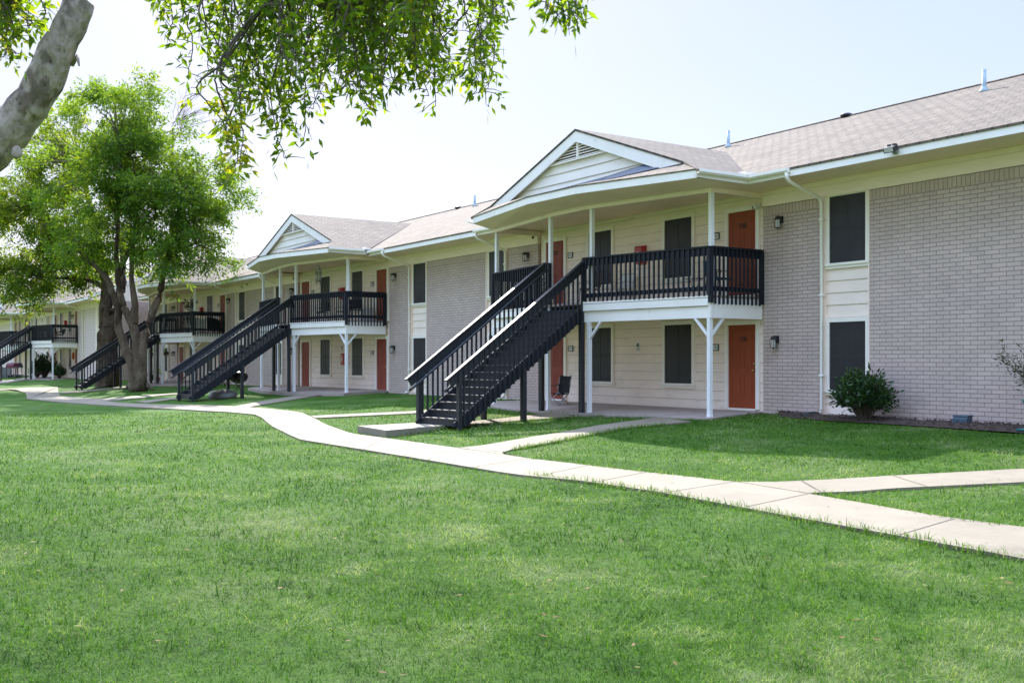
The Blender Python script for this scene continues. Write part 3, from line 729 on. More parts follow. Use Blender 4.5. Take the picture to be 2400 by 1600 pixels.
def grass():
    n = 400000
    Z = 2.6*(34/2.6)**(rng.random(n)**.82)
    a = rng.uniform(-.66,.66,n); Xc = a*Z+rng.uniform(-1.5,1.5,n)
    X = CAM[0]+.5547*Xc-.8321*Z; Y = CAM[1]+.8321*Xc+.5547*Z
    keep = np.ones(n, bool)
    for p in NOGRASS: keep &= ~inside(p, X, Y)
    X, Y, Z = X[keep], Y[keep], Z[keep]; n = len(X)
    cl = vnoise(X, Y, 1.1); c2 = vnoise(X+40, Y, 3.6)
    t = cl*.55+c2*.45
    ang = rng.uniform(0, 2*math.pi, n); lean = np.clip(rng.normal(.8,.28,n), .15, 1.35)
    d = np.stack([np.cos(ang)*np.sin(lean), np.sin(ang)*np.sin(lean), np.cos(lean)], 1)
    sa = ang+math.pi/2+rng.normal(0,.5,n); sd = np.stack([np.cos(sa), np.sin(sa), np.zeros(n)], 1)
    c3 = vnoise(X, Y+70, 9.)
    ln = rng.gamma(7, .0078, n)*(1+.5*t+1.3*np.clip(c3-.12,0,1)); ln = np.clip(ln, .02, .16)*np.clip(.85+.012*Z, .85, 1.15); wd = np.clip(.0042*(Z/5.)**.75, .0036, .016)*rng.uniform(.7,1.3,n)
    base = np.stack([X, Y, ground_np(X, Y)-.022], 1)
    bend = np.stack([np.cos(ang)*ln*.28, np.sin(ang)*ln*.28, -ln*.18], 1)
    pl = vnoise(X-90, Y+33, .75)*.6+vnoise(X+11, Y, 2.6)*.4
    rnd = np.clip(.45+.5*t+.9*np.clip(pl+.03,0,1)-.45*np.clip(c3,0,1)*1.+rng.normal(0,.17,n), 0, 1)
    o = link('grass', scatter_mesh('grass', base, d, sd, ln, wd, M['blade'], rnd, bend)); structure(o, 'stuff')
    # tufts that stand up along the path edges and by the slab
    pts = []
    for U, num in (([(1202,1053),(1296,1037),(1391,1018),(1470,1003),(1560,995)], 1500), ([(1290,968),(1420,978),(1540,979)], 500), ([(1075,999),(1345,977)], 400), ([(905,1024),(1052,1001)], 250), ([(1235,1112),(1378,1130),(1557,1157),(1743,1192),(2108,1258),(2400,1311)], 1300), ([(1235,1075),(1514,1108),(1725,1130)], 500), ([(1914,1157),(2235,1219),(2400,1238)], 400)):
        U = resample(g(U), 50)
        for _ in range(num):
            i = random.randrange(49); u = random.random(); pts.append((U[i][0]*(1-u)+U[i+1][0]*u+random.gauss(0,.05), U[i][1]*(1-u)+U[i+1][1]*u+random.gauss(0,.05)))
    P = np.array(pts); X, Y = P[:,0], P[:,1]; n = len(X)
    ang = rng.uniform(0, 2*math.pi, n); lean = np.clip(rng.normal(.5,.3,n), .05, 1.2)
    d = np.stack([np.cos(ang)*np.sin(lean), np.sin(ang)*np.sin(lean), np.cos(lean)], 1); sd = np.stack([-np.sin(ang), np.cos(ang), np.zeros(n)], 1)
    ln = rng.uniform(.05,.17,n); wd = rng.uniform(.006,.012,n); base = np.stack([X, Y, ground_np(X, Y)-.02], 1)
    bend = np.stack([np.cos(ang)*ln*.3, np.sin(ang)*ln*.3, -ln*.2], 1)
    o = link('edge_grass', scatter_mesh('edge_grass', base, d, sd, ln, wd, M['blade'], np.clip(rng.normal(.6,.2,n),0,1), bend)); structure(o, 'stuff')
grass()
def litter():
    n = 170; Z = rng.uniform(4.5,24,n); Xc = rng.uniform(-.5,.5,n)*Z; X = CAM[0]+.5547*Xc-.8321*Z; Y = CAM[1]+.8321*Xc+.5547*Z
    ang = rng.uniform(0,6.28,n); d = np.stack([np.cos(ang), np.sin(ang), rng.uniform(-.1,.25,n)], 1); sd = np.stack([-np.sin(ang), np.cos(ang), rng.uniform(-.3,.3,n)], 1)
    o = link('fallen_leaves', scatter_mesh('fallen_leaves', np.stack([X,Y,ground_np(X,Y)+.034],1), d, sd, rng.uniform(.04,.085,n), rng.uniform(.02,.035,n), M['dryleaf'], rng.random(n), None, 'leaf')); structure(o, 'stuff')
M['dryleaf'] = leafmat('dry_leaves', [(0, (.09,.055,.02)), (.5, (.17,.11,.04)), (.8, (.14,.15,.04)), (1, (.24,.19,.07))], .2, .7, .1)
litter()
# ------------------------------------------------------------------ trees
def barkmat(name, c1, c2, c3, scale, stretch):
    m, nt, b = newmat(name); L = nt.links
    tc = N(nt, 'ShaderNodeTexCoord'); mp = N(nt, 'ShaderNodeMapping'); mp.inputs['Scale'].default_value = stretch; L.new(tc.outputs['Object'], mp.inputs['Vector'])
    n1 = N(nt, 'ShaderNodeTexNoise', Scale=scale, Detail=8., Roughness=.7); n2 = N(nt, 'ShaderNodeTexVoronoi', Scale=scale*2.2); n2.feature = 'F1'
    n4 = N(nt, 'ShaderNodeTexNoise', Scale=scale*.45, Detail=3., Roughness=.6)
    for n in (n1, n2, n4): L.new(mp.outputs[0], n.inputs['Vector'])
    r = ramp(nt, [(.28, c1), (.5, c2), (.72, c3)]); L.new(n1.outputs['Fac'], r.inputs['Fac'])
    r2 = ramp(nt, [(.55, (1,1,1)), (.61, (.36,.32,.29))]); L.new(n4.outputs['Fac'], r2.inputs['Fac'])
    mx = N(nt, 'ShaderNodeMixRGB', blend_type='MULTIPLY'); mx.inputs['Fac'].default_value = .8; L.new(r.outputs['Color'], mx.inputs['Color1']); L.new(r2.outputs['Color'], mx.inputs['Color2'])
    r4 = ramp(nt, [(.10, (.3,.27,.25)), (.2, (1,1,1))]); L.new(n2.outputs['Distance'], r4.inputs['Fac'])
    m4 = N(nt, 'ShaderNodeMixRGB', blend_type='MULTIPLY'); m4.inputs['Fac'].default_value = .7; L.new(mx.outputs['Color'], m4.inputs['Color1']); L.new(r4.outputs['Color'], m4.inputs['Color2'])
    L.new(m4.outputs['Color'], b.inputs['Base Color']); b.inputs['Roughness'].default_value = .9; b.inputs['Specular IOR Level'].default_value = .2
    ad = N(nt, 'ShaderNodeMath', operation='ADD'); L.new(n1.outputs['Fac'], ad.inputs[0]); L.new(n2.outputs['Distance'], ad.inputs[1])
    bp = N(nt, 'ShaderNodeBump', Strength=.9, Distance=.03); L.new(ad.outputs[0], bp.inputs['Height']); L.new(bp.outputs[0], b.inputs['Normal'])
    return m
M['bark_near'] = barkmat('pale_smooth_bark', (.16,.12,.095), (.43,.345,.29), (.55,.46,.40), 8., (1,1,.6))
M['bark_grey'] = barkmat('grey_bark', (.045,.029,.019), (.125,.088,.060), (.215,.16,.115), 2.6, (1,1,.5))
M['bark_brown'] = barkmat('brown_bark', (.035,.024,.017), (.09,.062,.042), (.17,.125,.09), 3.2, (1,1,.55))
M['leaf_near'] = leafmat('leaves_near', [(0, (.035,.08,.010)), (.45, (.09,.16,.014)), (.8, (.165,.24,.022)), (1, (.27,.26,.03))], .66, .45, .2)
M['leaf_mid'] = leafmat('leaves_mid', [(0, (.045,.105,.016)), (.45, (.10,.18,.026)), (.8, (.155,.235,.034)), (1, (.22,.27,.045))], .5, .6, .12)
M['leaf_left'] = leafmat('leaves_left', [(0, (.055,.115,.016)), (.45, (.12,.19,.022)), (.8, (.19,.25,.028)), (1, (.26,.28,.035))], .52, .6, .12)
M['leaf_shrub'] = leafmat('leaves_shrub', [(0, (.012,.038,.012)), (.5, (.024,.062,.018)), (.85, (.05,.095,.022)), (1, (.09,.12,.03))], .2, .3)
M['leaf_bronze'] = leafmat('leaves_bronze', [(0, (.03,.04,.02)), (.5, (.06,.065,.03)), (1, (.12,.11,.05))], .3, .5)
M['twig'] = mat('twig_bark', (.10,.075,.055), .9, .2, 10.)
def wob(pts, amp, n, seed=0):
    """resample a limb polyline with smooth curvature and a little wander"""
    rr = random.Random(seed); P = [Vector(p) for p in pts]; out = []
    k = len(P)-1
    for i in range(n):
        t = i/(n-1)*k; j = min(int(t), k-1); u = t-j
        a = P[max(j-1,0)]; b_ = P[j]; c = P[j+1]; d = P[min(j+2,k)]
        q = .5*((2*b_)+(c-a)*u+(2*a-5*b_+4*c-d)*u*u+(3*b_-a-3*c+d)*u**3)
        if 0 < i < n-1: q += Vector((rr.gauss(0,amp), rr.gauss(0,amp), rr.gauss(0,amp)))
        out.append(q)
    return out
def limb(b, pts, r0, r1, n=14, amp=.0, seed=0, sides=10):
    p = wob(pts, amp, n, seed); rr = random.Random(seed+5)
    b.tube(p, [(r0+(r1-r0)*i/(n-1))*rr.uniform(.94,1.06) for i in range(n)], sides); return p
def leaves_from(spots, seed, m, lmean, wmean, name, droop=.4):
    """spots: list of (centre, direction, spread, count, tone)"""
    r = np.random.default_rng(seed); B, D, Sd, Ln, Wd, Rn = [], [], [], [], [], []
    for c, dr, sp, n, tone in spots:
        n = int(n); 
        if n < 1: continue
        c = np.array(c); q = r.normal(0, 1, (n,3))*np.array(sp); B.append(c+q)
        d = r.normal(0, 1, (n,3))*.75+np.array(dr)*.8+np.array([0,0,-droop]); d /= np.linalg.norm(d, axis=1)[:,None]+1e-9; D.append(d)
        s = np.cross(d, r.normal(0,1,(n,3))); s /= np.linalg.norm(s, axis=1)[:,None]+1e-9; Sd.append(s)
        Ln.append(lmean*r.uniform(.65,1.3,n)); Wd.append(wmean*r.uniform(.7,1.25,n)); Rn.append(np.clip(tone+r.normal(0,.17,n),0,1))
    B, D, Sd = np.concatenate(B), np.concatenate(D), np.concatenate(Sd)
    return scatter_mesh(name, B, D, Sd, np.concatenate(Ln), np.concatenate(Wd), m, np.concatenate(Rn), None, 'leaf')
def rel(pts, base): return [Vector(p)-Vector(base) for p in pts]

def big_tree(t, base, limbs, ell, nclus, per, seed, leafm, barkm, lm=.15, wm=.055, extra=(), twig_r=.022):
    """limbs: (points, r0, r1); ell: crown lobes (centre, rx, ry, rz, weight)"""
    rr = random.Random(seed); b = MB(); tips = []
    for pts, r0, r1 in limbs:
        p = limb(b, rel(pts, base), r0, r1, 16, .02, seed+len(tips), 12); tips += p[7:]
    # root flare
    b0 = b.build('trunk', M[barkm], t, True)
    br = MB(); spots = []; tot = sum(e[4] for e in ell)
    for c, rx, ry, rz, w in ell:
        for _ in range(int(nclus*w/tot)):
            d = Vector((rr.gauss(0,1), rr.gauss(0,1), rr.gauss(0,1))).normalized(); u = rr.random()**.45
            p = Vector(c)-Vector(base)+Vector((d.x*rx, d.y*ry, d.z*rz))*u
            s = min(tips, key=lambda q: (q-p).length+max(0, p.z-q.z)*.8)
            mid = (s+p)/2+Vector((rr.gauss(0,.25), rr.gauss(0,.25), rr.uniform(.1,.6)))
            br.tube(wob([s, mid, p], .10, 6, rr.randrange(9999)), [twig_r*1.6, twig_r*1.4, twig_r*1.1, twig_r*.9, twig_r*.6, twig_r*.25], 5)
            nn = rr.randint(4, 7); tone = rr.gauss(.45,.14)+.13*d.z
            for k in range(nn):      # leafy sprays fanning from the branch end
                sd = Vector((d.x+rr.gauss(0,.7), d.y+rr.gauss(0,.7), d.z*.5+rr.gauss(0,.55))).normalized(); l = rr.uniform(.5,1.25)
                e = p+sd*l-Vector((0,0,.25*l*l)); br.tube([p, p+sd*l*.55, e], [twig_r*.35, twig_r*.25, twig_r*.1], 4, False)
                for q in range(4):
                    f = .3+.25*q; spots.append((p.lerp(e, f), sd, (.16,.16,.13), per/nn/4*rr.uniform(.6,1.3), tone))
    br.build('branches', M['twig'], t, True)
    for c, dr, sp, n, tone in extra: spots.append((Vector(c)-Vector(base), dr, sp, n, tone))
    link('crown', leaves_from(spots, seed, M[leafm], lm, wm, 'crown'), t)
    return t
def zz(px, py, Z, sc): return at(px, py, Z)
# ---- right-hand mid tree: several grey stems
bR = (*G(318,919), 0); zR = ground(bR[0], bR[1]); bR = (bR[0], bR[1], zR-.1); ZRt = F/46.7
A6 = lambda x, y, dz=0: at(200+x*.2551, 550+y*.2551, ZRt+dz)
t = thing('deciduous_tree', 'broad green tree on several smooth grey stems that fork near the ground', 'tree', bR, 0, 'trees beyond the lawn')
limbs = [([A6(440,1440), A6(425,1200), A6(355,1000), A6(312,840), A6(300,640)], .25, .18),
         ([A6(302,660), A6(265,560), A6(200,420), A6(100,300), A6(0,215), A6(-70,120)], .185, .08),
         ([A6(500,1440), A6(480,1150), A6(470,980), A6(420,800), A6(350,660)], .29, .18),
         ([A6(350,660), A6(312,520), A6(300,400), A6(290,200), A6(300,-200), A6(330,-700)], .185, .06),
         ([A6(445,820), A6(455,650), A6(430,450), A6(425,320), A6(450,-50), A6(520,-500)], .21, .05),
         ([A6(525,1440), A6(520,1120), A6(545,930), A6(605,740), A6(685,540), A6(705,420), A6(745,250), A6(800,60), A6(880,-300)], .26, .09),
         ([A6(350,1425), A6(410,1370), A6(445,1230)], .03, .2), ([A6(620,1425), A6(560,1370), A6(522,1230)], .03, .2),
         ([A6(745,250), A6(850,160), A6(1000,80)], .12, .05), ([A6(300,400), A6(420,100), A6(620,-250)], .16, .05)]
cR = lambda px, py, dz=0: at(px, py, ZRt+dz)
ell = [(cR(300,330), 3.0, 3.2, 2.4, 1.1), (cR(285,260,1), 2.0, 2.4, 1.6, .5), (cR(410,430), 2.7, 3.0, 2.2, .95), (cR(340,500), 3.8, 3.6, 2.0, 1.1), (cR(480,480), 1.5, 2.2, 1.7, .45), (cR(470,580), 1.0, 1.8, 1.1, .26), (cR(220,420), 2.4, 3., 2.2, .6), (cR(250,560), 2.2, 2.6, 1.3, .5), (cR(395,600,-1), 1.7, 1.8, .8, .3)]
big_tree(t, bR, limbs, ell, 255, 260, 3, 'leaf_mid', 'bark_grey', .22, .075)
# ---- left-hand mid tree: one thick brown trunk that forks
bL = (*G(252,907), 0); zL = ground(bL[0], bL[1]); bL = (bL[0], bL[1], zL-.1); ZLt = F/40.
A6 = lambda x, y, dz=0: at(200+x*.2551, 550+y*.2551, ZLt+dz)
t = thing('deciduous_tree', 'tall tree on one thick brown trunk that forks above head height', 'tree', bL, 0, 'trees beyond the lawn')
limbs = [([A6(205,1410), A6(205,1330), A6(200,1150), A6(205,950), A6(215,820)], .72, .52), ([A6(118,1425), A6(150,1370), A6(190,1220)], .04, .4), ([A6(300,1425), A6(262,1370), A6(215,1220)], .04, .4),
         ([A6(200,880), A6(185,650), A6(190,480), A6(150,200), A6(60,-200), A6(-40,-600)], .42, .09),
         ([A6(225,870), A6(265,700), A6(325,520), A6(340,380), A6(330,100), A6(250,-350)], .40, .08),
         ([A6(185,500), A6(60,430), A6(-150,410), A6(-420,380)], .15, .05), ([A6(160,250), A6(-100,0), A6(-500,-250)], .16, .05)]
cL = lambda px, py, dz=0: at(px, py, ZLt+dz)
ell = [(cL(60,360), 4., 4., 2.7, 1.), (cL(170,330), 3., 3.4, 2.6, .8), (cL(40,500), 4.2, 4., 2.6, 1.1), (cL(150,520), 3.6, 3.4, 2.4, 1.), (cL(200,610), 3., 3., 1.2, .6), (cL(80,620), 3.0, 3.2, 1.4, .8), (cL(-60,560), 3.2, 3.4, 3., .6), (cL(60,690,-2), .7, .8, .7, .16), (cL(10,650,-2), 1.2, 1.2, .9, .3)]
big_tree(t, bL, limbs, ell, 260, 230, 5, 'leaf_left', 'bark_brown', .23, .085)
# ---- bare tree behind the roofs
Zb = 118.; bB = at(400,800,Zb); bB = (bB.x, bB.y, -.3)
t = thing('bare_tree', 'leafless tree whose fine twigs fan out beside the green crown above the roofs', 'tree', bB)
b = MB()
top = at(405,300,Zb); limb(b, rel([bB, Vector(bB).lerp(top,.5), top], bB), .3, .12, 8, .03, 2); rr = random.Random(4)
for k in range(34):
    a = rr.uniform(-.15,1.25); l = rr.uniform(1.4,3.6); s = at(400+rr.uniform(0,35), 300-rr.uniform(-15,25), Zb)-Vector(bB)
    rt = Vector((.5547,.8321,0)); d = rt*math.sin(a)+Vector((0,0,1))*math.cos(a)+Vector((rr.gauss(0,.2),rr.gauss(0,.2),0)); e = s+d*l+rt*.3*l
    m_ = wob([s, s+d*l*.5, e], .03, 6, k); b.tube(m_, [.03,.026,.022,.018,.014,.009], 4)
    for q in range(3):
        s2 = m_[2+q]; e2 = s2+(d+Vector((rr.gauss(0,.4),rr.gauss(0,.4),rr.gauss(0,.3)))).normalized()*l*.35; b.tube([s2,(s2+e2)/2,e2],[.014,.011,.007],4)
b.build('trunk', M['bark_grey'], t, True)

# ---- near tree: leaning pale limb at the left, leafy boughs hanging into the top of the picture
bN = (CAM[0]+.5547*(-5.9)-.8321*8.6, CAM[1]+.8321*(-5.9)+.5547*8.6); bN = (*bN, ground(*bN)-.05)
t = thing('near_tree', 'near tree with pale leaning limb and leafy boughs hanging from the top edge', 'tree', bN)
b = MB(); D8 = lambda px, py, Z=8.6: at(px*1.0204, py*1.0204, Z)
pts = [Vector(bN), Vector(bN)+Vector((.1,.15,.9)), D8(-190,520), D8(-70,395), D8(0,322), D8(50,262), D8(95,198), D8(133,112), D8(165,50), D8(192,-25), D8(230,-160), D8(300,-330)]
p = wob(pts, .0, 44, 1); rad = []
for i, q in enumerate(p):
    f = i/43; rad.append((.195-.09*f if f < .55 else .1455-.06*(f-.55)/.45)*(1+.035*math.sin(i*1.9)+.03*math.sin(i*.77+1)))
b.tube(rel(p, bN), rad, 24)
for i, v_ in enumerate(b.v):
    c_ = min(rel(p, bN), key=lambda q: (q-Vector(v_)).length_squared); d_ = (Vector(v_)-c_)
    b.v[i] = tuple(Vector(v_)+d_*(.10*mnoise.noise(Vector(v_)*6)+.06*mnoise.noise(Vector(v_)*17)))
for px, py, dx, dy, r in ((38,350,12,16,.045),(118,95,-16,-6,.03)):
    c = D8(px,py,8.52)-Vector(bN); b.blob(c, r, r, r*1.2, 10, .12, 3)
b.tube(rel([D8(165,150,8.55), D8(178,128,8.5), D8(180,142,8.46), D8(182,152,8.45)], bN), [.02,.014,.012,.006], 6)
b.build('trunk', M['bark_near'], t, True)
bm = MB(); mains = [[D8(230,-160), D8(420,-190,8.4), D8(620,-60,8.3), D8(770,12,8.3), D8(860,-12,8.2), D8(1000,-90,8.0), D8(1150,-130,7.8)], [D8(192,-25), D8(330,-150,8.9), D8(520,-170,9.4), D8(760,-150,9.8), D8(1000,-190,9.9)], [D8(230,-160), D8(300,-330,8.), D8(600,-420,7.4), D8(1250,-360,7.)], [D8(230,-160), D8(60,-170,8.2), D8(-60,-100,8.)]]
MP = []
for i, q in enumerate(mains): MP.append(limb(bm, rel(q, bN), .085 if i < 2 else .07, .022, 30, .012, 20+i, 8))
allp = [v for q in MP for v in q]
env = [(370,55),(392,75),(430,165),(470,175),(500,255),(545,300),(600,235),(640,330),(655,370),(700,300),(740,215),(770,190),(800,215),(850,255),(890,200),(940,205),(1000,250),(1040,190),(1085,180),(1118,232),(1125,225)]
def envelope(x):
    for (a, ya), (c, yc) in zip(env[:-1], env[1:]):
        if a <= x <= c: return ya+(yc-ya)*(x-a)/(c-a)
    return 0
rr = random.Random(21); spots = []
def strand(x, y1, Z, x0=None, full=1., tone=.45, y0=None):
    y0 = -30-rr.uniform(0,60) if y0 is None else y0; x0 = x+rr.uniform(-45,45) if x0 is None else x0
    s = D8(x0, y0, Z)-Vector(bN); e = D8(x, y1, Z+rr.uniform(-.25,.25))-Vector(bN)
    near = min(allp, key=lambda q: (q-s).length)
    m1 = s.lerp(e,.35)+Vector((rr.gauss(0,.10),rr.gauss(0,.10),.07)); m2 = s.lerp(e,.7)+Vector((rr.gauss(0,.06),rr.gauss(0,.06),.02))
    q = wob([near, (near+s)/2+Vector((0,0,.1)), s, m1, m2, e], .006, 26, rr.randrange(9999))
    bm.tube(q, [.013-.010*i/25 for i in range(26)], 5, False)
    for i, c in enumerate(q):
        if i < 5 or i/25 < 1-full: continue
        for _ in range(1 if i % 2 else 2):
            sd = Vector((rr.gauss(0,1), rr.gauss(0,1), -.35+rr.gauss(0,.4))).normalized(); l = rr.uniform(.06,.17)
            e2 = c+sd*l; bm.tube([c, (c+e2)/2+Vector((0,0,.01)), e2], [.004,.003,.0015], 4, False)
            spots.append((c.lerp(e2,.75), sd, (.035,.035,.045), rr.choice((2,3,4,5)), tone+rr.gauss(0,.12)))
for k in range(70):
    x = rr.choice((rr.uniform(385,1120), rr.uniform(520,1000))); y = envelope(x)*rr.uniform(.25,.97); strand(x, max(8,y), rr.uniform(7.6,9.9), tone=rr.uniform(.36,.6))
for x, y in ((392,72),(432,168),(475,175),(515,215),(600,232),(652,362),(642,330),(668,300),(702,298),(735,212),(800,212),(850,252),(838,235),(905,190),(1000,245),(985,220),(1045,185),(1085,175),(1116,225),(1100,190),(1120,205)): strand(x, y, rr.uniform(7.8,9.), x0=x+rr.uniform(-25,15))
strand(540,380,8.1, x0=505, full=.42, tone=.78, y0=150); strand(530,350,8.1, x0=505, full=.4, tone=.76, y0=150); strand(552,365,8.2, x0=508, full=.38, tone=.76, y0=170); strand(520,330,8.0, x0=502, full=.42, tone=.72, y0=150)
for x, y in ((1265,18),(1290,36),(1308,50)): strand(x-8, y, rr.uniform(6.9,7.1), x0=x-4, tone=.4, full=.5)
for x, y in ((12,30),(30,60),(70,75),(55,45),(10,130),(18,100),(4,80),(22,120),(40,20),(78,60),(2,40)): strand(x, y, rr.uniform(7.8,8.4), x0=x-25, tone=.5)
# the rest of the crown, above the picture
for k in range(46):
    q = rr.choice(allp); c = q+Vector((rr.gauss(0,1.1), rr.gauss(0,1.1), abs(rr.gauss(.9,.8))+1.0))
    bm.tube(wob([q, (q+c)/2+Vector((0,0,.15)), c], .02, 6, k), [.016,.014,.012,.009,.006,.003], 5, False)
    for j in range(7): spots.append((c+Vector((rr.gauss(0,.35),rr.gauss(0,.35),rr.gauss(0,.25))), (0,0,0), (.14,.14,.12), 13, .45))
bm.build('branches', M['twig'], t, True)
link('crown', leaves_from(spots, 9, M['leaf_near'], .088, .034, 'crown', .55), t)
# ------------------------------------------------------------------ fixtures on the walls
def wall_lamp():
    t = thing('wall_lamp', '', 'wall lamp', group='black wall lanterns')
    MB().box(-.055,-.02,-.02,.055,0,.15).build('backplate', M['black'], t)
    b = MB(); b.tube([(0,-.02,.08),(0,-.08,.15),(0,-.13,.13)], .012, 6); b.lathe([(.03,.145),(.09,.10),(.10,.08),(.095,.06)], (0,-.13,0), 4)
    for sx in (-1,1):
        for sy in (-1,1): b.beam((sx*.062,-.13+sy*.062,.07),(sx*.05,-.13+sy*.05,-.13),.012,.012)
    b.box(-.058,-.188,-.14,.058,-.072,-.125); b.tube([(0,-.13,-.14),(0,-.13,-.17)], .012, 6); b.build('lantern_frame', M['black'], t)
    b = MB(); b.lathe([(.046,-.122),(.058,.055)], (0,-.13,0), 4); b.build('glass', M['glass'], t)
    return t
L0 = wall_lamp(); L0.location = (.57,-.002,4.40); L0['label'] = 'black wall lantern on the brick to the right of upper door 228'
for x, y, z, lab in ((.44,-.002,1.60,'black wall lantern on the brick to the right of ground-floor door 128'), (-9.9,-.002,4.46,'black wall lantern on the brick left of upper door 227'), (-9.9,-.002,1.63,'black wall lantern left of the ground-floor door under the nearest staircase'),
    (-19.0,-.002,4.43,'black wall lantern at upper level by the right-hand end of the second porch'), (-19.1,-.002,1.62,'black wall lantern at ground level by the right-hand end of the second porch'),
    (-29.45,-.002,4.46,'black wall lantern at upper level left of the second porch, behind its posts'), (-29.45,-.002,1.63,'black wall lantern at ground level left of the second porch'),
    (-38.55,-.002,4.43,'black wall lantern at upper level by the right-hand end of the third porch'), (-49.0,-.002,4.46,'black wall lantern at upper level at the left end of the third porch'), (-49.0,-.002,1.63,'black wall lantern at ground level beside the orange door of the third porch'),
    (-71.8,-2.83,4.40,'wall lantern beside the upper left window of the far left porch'), (-71.8,-2.83,1.62,'wall lantern beside the lower left window of the far left porch'), (-65.1,-2.83,4.45,'wall lantern between upper window and door of the far left porch'), (-84.,-2.83,4.2,'wall lantern on the farthest block beyond the leftmost staircase')):
    dup(L0, lab, (x,y,z))
def cabinet():
    t = thing('fire_extinguisher_cabinet', '', 'extinguisher box', group='red fire extinguisher boxes')
    b = MB(); b.extr([(-.15,0,0),(-.15,-.16,.03),(-.15,-.18,.06),(-.15,-.18,.46),(-.15,-.16,.50),(-.15,0,.52)], (.3,0,0)); b.build('box', M['red'], t)
    b = MB(); b.box(-.12,-.186,.10,.12,-.1805,.42); b.box(-.02,-.19,.03,.02,-.176,.06); b.build('door_panel', M['red'], t)
    b = MB(); b.box(-.05,-.19,.18,.05,-.1865,.34); b.build('window', M['glass'], t)
    return t
K0 = cabinet(); K0.location = (-4.45,.07,3.80); K0['label'] = 'red fire extinguisher box on the upper wall between the windows of the nearest porch'
for x, y, z, lab in ((-24.0,.07,3.8,'red fire extinguisher box on the upper wall of the second porch'), (-23.75,.07,.98,'red fire extinguisher box on the ground-floor wall of the second porch'), (-43.6,.07,3.8,'red fire extinguisher box on the third porch near the tall potted plant'), (-67.7,-2.83,3.75,'red fire extinguisher box on the upper wall of the far left porch')): dup(K0, lab, (x,y,z))
def plaque(num, loc, lab):
    t = thing('unit_sign', lab, 'sign', loc, 0, 'unit number plaques')
    b = MB(); w, h, f = .115, .085, .02
    b.box(-w,-.02,-h,w,0,-h+f); b.box(-w,-.02,h-f,w,0,h); b.box(-w,-.0195,-h+f,-w+f,0,h-f); b.box(w-f,-.0195,-h+f,w,0,h-f); b.build('frame', M['ink'], t)
    MB().box(-w+f,-.012,-h+f,w-f,0,h-f).build('panel', M['paper'], t)
    if num: link('number', text_mesh(num, .075, M['ink'], .003), t, (0,-.014,0))
    else: MB().box(-.05,-.014,-.02,.05,-.0125,.02).build('number', M['ink'], t)
for num, loc, lab in (('128',(-1.67,.072,1.50),'framed plaque 128 on the ground-floor wall left of door 128'), ('127',(-7.74,.072,1.53),'framed plaque on the ground-floor wall above the folding camp chair'), ('228',(-1.64,.072,4.30),'framed plaque 228 on the upper wall left of door 228'), ('227',(-7.76,.072,4.34),'framed plaque 227 on the upper wall right of door 227'),
    (None,(-21.2,.072,4.30),'small plaque on the upper wall by the right-hand door of the second porch'), (None,(-21.2,.072,1.50),'small plaque on the ground-floor wall by the right-hand door of the second porch'), (None,(-27.3,.072,4.30),'small plaque on the upper wall by the left-hand door of the second porch'), (None,(-40.7,.072,4.30),'small plaque on the upper wall by the right-hand door of the third porch')): plaque(num, loc, lab)
def notice(loc, lab):
    t = thing('notice_sign', lab, 'sign', loc, 0, 'small extinguisher notices')
    MB().box(-.065,-.006,-.12,.065,0,.12).build('panel', M['paper'], t)
    b = MB(); b.tube([(.035*math.cos(a),-.008,.045+.045*math.sin(a)) for a in [i*2*math.pi/14 for i in range(15)]], .007, 5); b.box(-.018,-.0085,.015,.012,-.0065,.07); b.box(-.045,-.0085,-.05,.045,-.0065,-.04); b.box(-.045,-.0085,-.075,.045,-.0065,-.065); b.build('symbol', M['ink'], t)
notice((-4.66,.072,1.55), 'small white notice with a round symbol between the ground-floor windows of the nearest porch'); notice((-4.72,.072,4.24), 'small white notice beside the red box on the nearest upper balcony'); notice((-24.15,.072,1.72),'small white notice above the ground-floor red box of the second porch')
def camera_(loc, rz, lab, white):
    t = thing('security_camera', lab, 'camera', loc, rz, 'security cameras'); m = M['paper'] if white else M['trim']
    b = MB(); b.tube([(0,0,0),(0,-.05,0)], .05, 12); b.tube([(0,-.04,0),(0,-.09,-.03)], .018, 8); b.build('mount', m, t, True)
    b = MB(); b.tube([(0,-.05,-.04),(0,-.17,-.055)], .045, 12); b.build('body', m, t, True)
    b = MB(); b.tube([(0,-.171,-.055),(0,-.176,-.056)], .035, 12); b.build('lens', M['black'], t)
camera_((-.10,-.02,4.88), -.5, 'white security camera above the top right corner of door 228', True); camera_((-9.2,-.3,5.02), .9, 'security camera with a dark lens under the left end of the nearest porch ceiling', False)
camera_((-28.6,-.3,5.02), .9, 'security camera under the left end of the second porch ceiling', False); camera_((-48.2,-.3,5.02), .9, 'security camera above the upper left door of the third porch', False)
def flood(loc, lab):
    t = thing('floodlight', lab, 'floodlight', loc, 0, 'floodlights on the eaves')
    b = MB(); b.tube([(0,0,0),(0,-.05,0)], .06, 14); b.tube([(0,-.04,0),(-.02,-.1,.03)], .025, 8); b.build('mount', M['steel'], t, True)
    b = MB(); b.extr([(-.13,-.08,.0),(-.13,-.20,-.05),(-.13,-.235,.05),(-.13,-.10,.12)], (.24,0,0)); b.box(-.10,-.15,.10,-.03,-.10,.13); b.box(.02,-.15,.10,.09,-.10,.13); b.build('housing', M['metal'], t)
    b = MB(); b.extr([(-.11,-.205,-.036),(-.11,-.2075,-.036),(-.11,-.239,.042),(-.11,-.2365,.042)], (.2,0,0)); b.build('lens', M['glass'], t)
